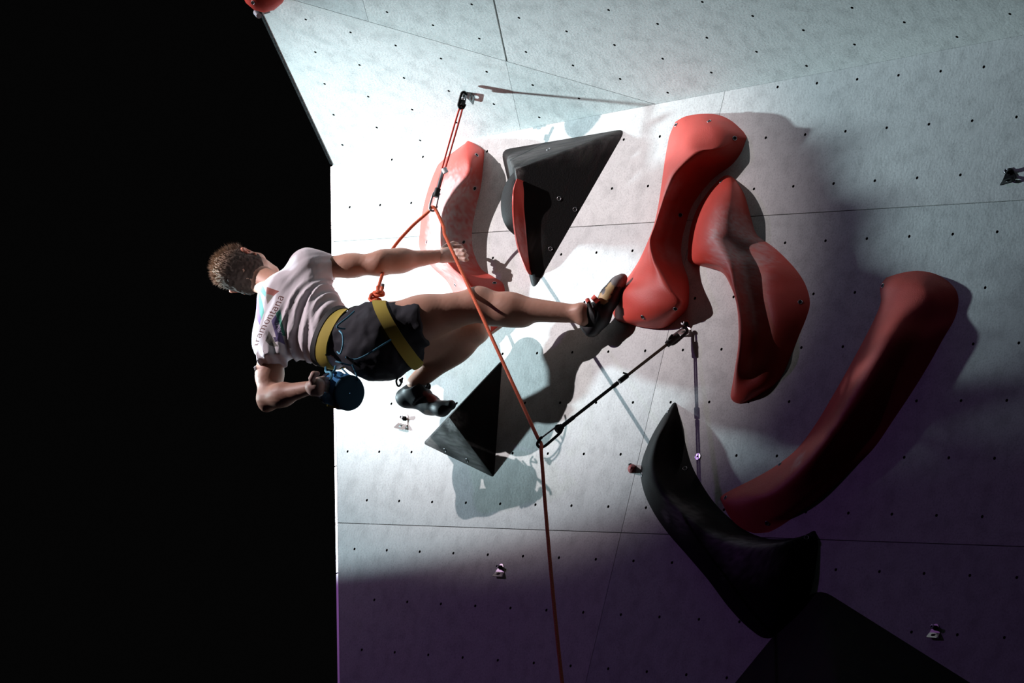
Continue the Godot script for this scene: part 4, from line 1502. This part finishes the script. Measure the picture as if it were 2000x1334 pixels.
# a snap link from a to b lying in the plane of «wide», with a gate on one side
func snap_link(parent: Node3D, a: Vector3, b: Vector3, wide: Vector3, body: Material, half := 0.024, r := 0.0055) -> void:
	var ax := (b - a).normalized()
	var w := (wide - ax * wide.dot(ax)).normalized()
	var l := (b - a).length()
	var o := [a + w * half * 0.55 + ax * 0.004, a - w * half * 0.2, a - w * half * 0.85 + ax * l * 0.14, a - w * half + ax * l * 0.5, b - w * half - ax * l * 0.16, b - w * half * 0.5, b + w * half * 0.5, b + w * half - ax * l * 0.2, b + w * half * 0.95 - ax * l * 0.26]
	var st := begin()
	tube(st, curve(o, 7), r, 9)
	tube(st, curve([a + w * half * 0.55 + ax * 0.004, a + w * half * 0.8 + ax * l * 0.1, a + w * half * 0.8 + ax * l * 0.16], 6), r, 9)
	var n := part("carabiner", done(st), body, parent)
	st = begin()
	rod(st, a + w * half * 0.8 + ax * l * 0.15, b + w * half * 0.95 - ax * l * 0.24, r * 0.62, 8)
	part("gate", done(st), M.alloy, n).position = Vector3.ZERO

func double_sling(parent: Node3D, a: Vector3, b: Vector3, gap: Vector3, r: float, m: Material) -> void:
	var st := begin()
	var ax := (b - a).normalized()
	tube(st, curve([a, a + gap + ax * 0.02, b + gap - ax * 0.02, b, b - gap - ax * 0.02, a - gap + ax * 0.02, a], 7), r, 8)
	part("sling", done(st), m, parent)

func sleeve_over(parent: Node3D, called: String, a: Vector3, b: Vector3, r: float, m: Material) -> void:
	var st := begin()
	var ax := (b - a)
	tube(st, PackedVector3Array([a, a + ax * 0.08, a + ax * 0.5, b - ax * 0.08, b]), r, 10)
	part(called, done(st), m, parent)

func hanger(at: Vector3, n: Vector3, down: Vector3, label: String, metal: Material, size := 1.0) -> Node3D:
	down = (down - n * down.dot(n)).normalized()
	var side := n.cross(down).normalized()
	var t := thing("bolt_hanger", at, label, "bolt hanger", "bolt hangers on the wall")
	var st := begin()
	var k := 0.030 * size
	# rounded triangular plate under the bolt, its lower lip bent out with the eye
	var th := n * 0.003
	var plate := []
	for a in range(0, 9):
		var g := PI * a / 8.0
		plate.append(at + side * cos(g) * k * 0.42 - down * (sin(g) * k * 0.42 + k * 0.1))
	plate.append(at - side * k * 0.78 + down * k * 0.62)
	plate.append(at + side * k * 0.78 + down * k * 0.62)
	slab(st, plate, th, 0.0)
	part("plate", done(st), metal, t)
	st = begin()
	var ear := (down * 0.86 + n * 0.51).normalized()
	var en := ear.cross(side)
	if en.dot(n) < 0: en = -en
	var o := at + down * k * 0.6
	var outer := []
	var inner := []
	for a in 24:
		var g := TAU * a / 24
		var p := Vector2(cos(g), sin(g))
		var wide := 0.74 + 0.12 * clampf(p.y * 0.5 + 0.5, 0, 1)
		outer.append(o + ear * (k * (0.42 + 0.42 * clampf(p.y * 1.3, -1, 1))) + side * k * clampf(p.x * 1.35, -1, 1) * wide)
		inner.append(o + ear * k * (0.40 + 0.2 * p.y) + side * k * 0.36 * p.x)
	st.set_smooth_group(-1)
	for a in 24:
		var b := (a + 1) % 24
		for h in [0.0, 0.003]:
			facing(st, [outer[a] + en * h, outer[b] + en * h, inner[b] + en * h, inner[a] + en * h], en if h > 0 else -en)
		facing(st, [outer[a], outer[b], outer[b] + en * 0.003, outer[a] + en * 0.003], outer[a] - (o + ear * k * 0.42))
		facing(st, [inner[a], inner[b], inner[b] + en * 0.003, inner[a] + en * 0.003], (o + ear * k * 0.42) - inner[a])
	part("ear", done(st), metal, t)
	st = begin()
	rod(st, at, at + n * 0.006, 0.0098 * size, 6)
	rod(st, at + n * 0.006, at + n * 0.022, 0.0072 * size, 6)
	var b2 := part("bolt", done(st), M.black_metal, t)
	st = begin()
	var ring := PackedVector3Array()
	for a in 14: ring.append(at + n * 0.023 + (side * cos(TAU * a / 14) + down * sin(TAU * a / 14)) * 0.0056 * size)
	tube(st, ring, 0.0024, 6, true)
	part("bolt_head", done(st), M.alloy, b2).position = Vector3.ZERO
	return t

func hardware() -> void:
	var fall := Vector3(0, -0.965925826, -0.258819045)
	hanger(W(791, 818), WALL_N, fall + Vector3(-0.15, 0, 0), "bare bolt hanger just below the bent foot", M.zinc, 1.25)
	hanger(W(979, 1109), WALL_N, fall, "bare bolt hanger in the violet shade beside the rope", M.zinc, 1.0)
	hanger(W(1341, 634), WALL_N, fall, "bolt hanger under the wavy red hold, carrying the lower quickdraw", M.zinc, 1.15)
	hanger(W(1828, 1227), WALL_N, fall, "dim bolt hanger in the dark, low beside the flat black volume", M.zinc, 0.95)
	hanger(W(1972, 338), WALL_N, fall + Vector3(0.2, 0, 0), "black bolt hanger alone on the wall by the frame edge under the roof", M.black_metal, 1.2)
	hanger(V(909, 184), ROOF_N, Vector3(0.6, 0, -0.6), "black bolt hanger on the roof, carrying the upper quickdraw", M.black_metal, 1.15)
	# upper draw: red cord doubled from the roof to the rope
	END_HIGH = D(844.5, 406, 12.475)
	var top := V(906, 192, 0.045)
	var t := thing("quickdraw", top, "upper quickdraw of doubled red cord hanging from the roof", "quickdraw", "quickdraws holding the rope")
	var at := func(s: float) -> Vector3: return top.lerp(END_HIGH, s)
	snap_link(t, V(907, 180, 0.03), at.call(0.09), RIGHT, M.black_metal, 0.012, 0.006)
	sleeve_over(t, "link_cover", at.call(0.02), at.call(0.07), 0.012, M.rubber)
	double_sling(t, at.call(0.075), at.call(0.66), RIGHT * 0.0075 + UP * 0.003, 0.0038, M.red_cord)
	sleeve_over(t, "tape_ball", D(867, 329, 12.49), D(871, 337, 12.485), 0.0115, M.tape)
	sleeve_over(t, "dogbone", at.call(0.66), at.call(0.85), 0.0075, M.grey_web)
	double_sling(t, at.call(0.64), at.call(0.87), RIGHT * 0.006 + UP * 0.002, 0.0035, M.red_cord)
	sleeve_over(t, "rubber_keeper", at.call(0.825), at.call(0.90), 0.0125, M.rubber)
	snap_link(t, at.call(0.85), D(844, 411, 12.47), RIGHT * 0.9 - UP * 0.1, M.alloy, 0.014, 0.0048)
	# lower draw: long dark doubled sling pulled out towards the rope
	END_LOW = W(1055, 866, 0.45)
	top = W(1336, 647, 0.03)
	t = thing("quickdraw", top, "lower long quickdraw of thin dark sling stretched out by the rope", "quickdraw", "quickdraws holding the rope")
	var at2 := func(s: float) -> Vector3: return top.lerp(END_LOW, s)
	snap_link(t, W(1341, 642, 0.022), at2.call(0.10), UP, M.black_metal, 0.014, 0.0065)
	sleeve_over(t, "rubber_keeper", at2.call(0.04), at2.call(0.12), 0.0125, M.rubber)
	double_sling(t, at2.call(0.09), at2.call(0.42), UP * 0.006 + RIGHT * 0.004, 0.0032, M.olive_cord)
	sleeve_over(t, "joint", at2.call(0.40), at2.call(0.455), 0.010, M.black_metal)
	sleeve_over(t, "joint", at2.call(0.465), at2.call(0.50), 0.008, M.rubber)
	var st := begin()
	rod(st, at2.call(0.39), at2.call(0.39) - RIGHT * 0.022 + UP * 0.006, 0.0035, 8)
	part("cord_end", done(st), M.rubber, t)
	double_sling(t, at2.call(0.48), at2.call(0.80), UP * 0.007 + RIGHT * 0.005, 0.0036, M.black_web)
	sleeve_over(t, "dogbone", at2.call(0.77), at2.call(0.86), 0.008, M.black_web)
	sleeve_over(t, "rubber_keeper", at2.call(0.85), at2.call(0.89), 0.012, M.rubber)
	snap_link(t, at2.call(0.855), END_LOW - RIGHT * 0.006 - UP * 0.008, UP * 0.9 - RIGHT * 0.4, M.black_metal, 0.016, 0.0055)

func _ready() -> void:
	make_materials()
	stage()
	speck = FastNoiseLite.new()
	speck.seed = 4
	speck.frequency = 0.5
	walls()
	holds()
	hardware()
	rope()
	climber()
	chalk_bag()
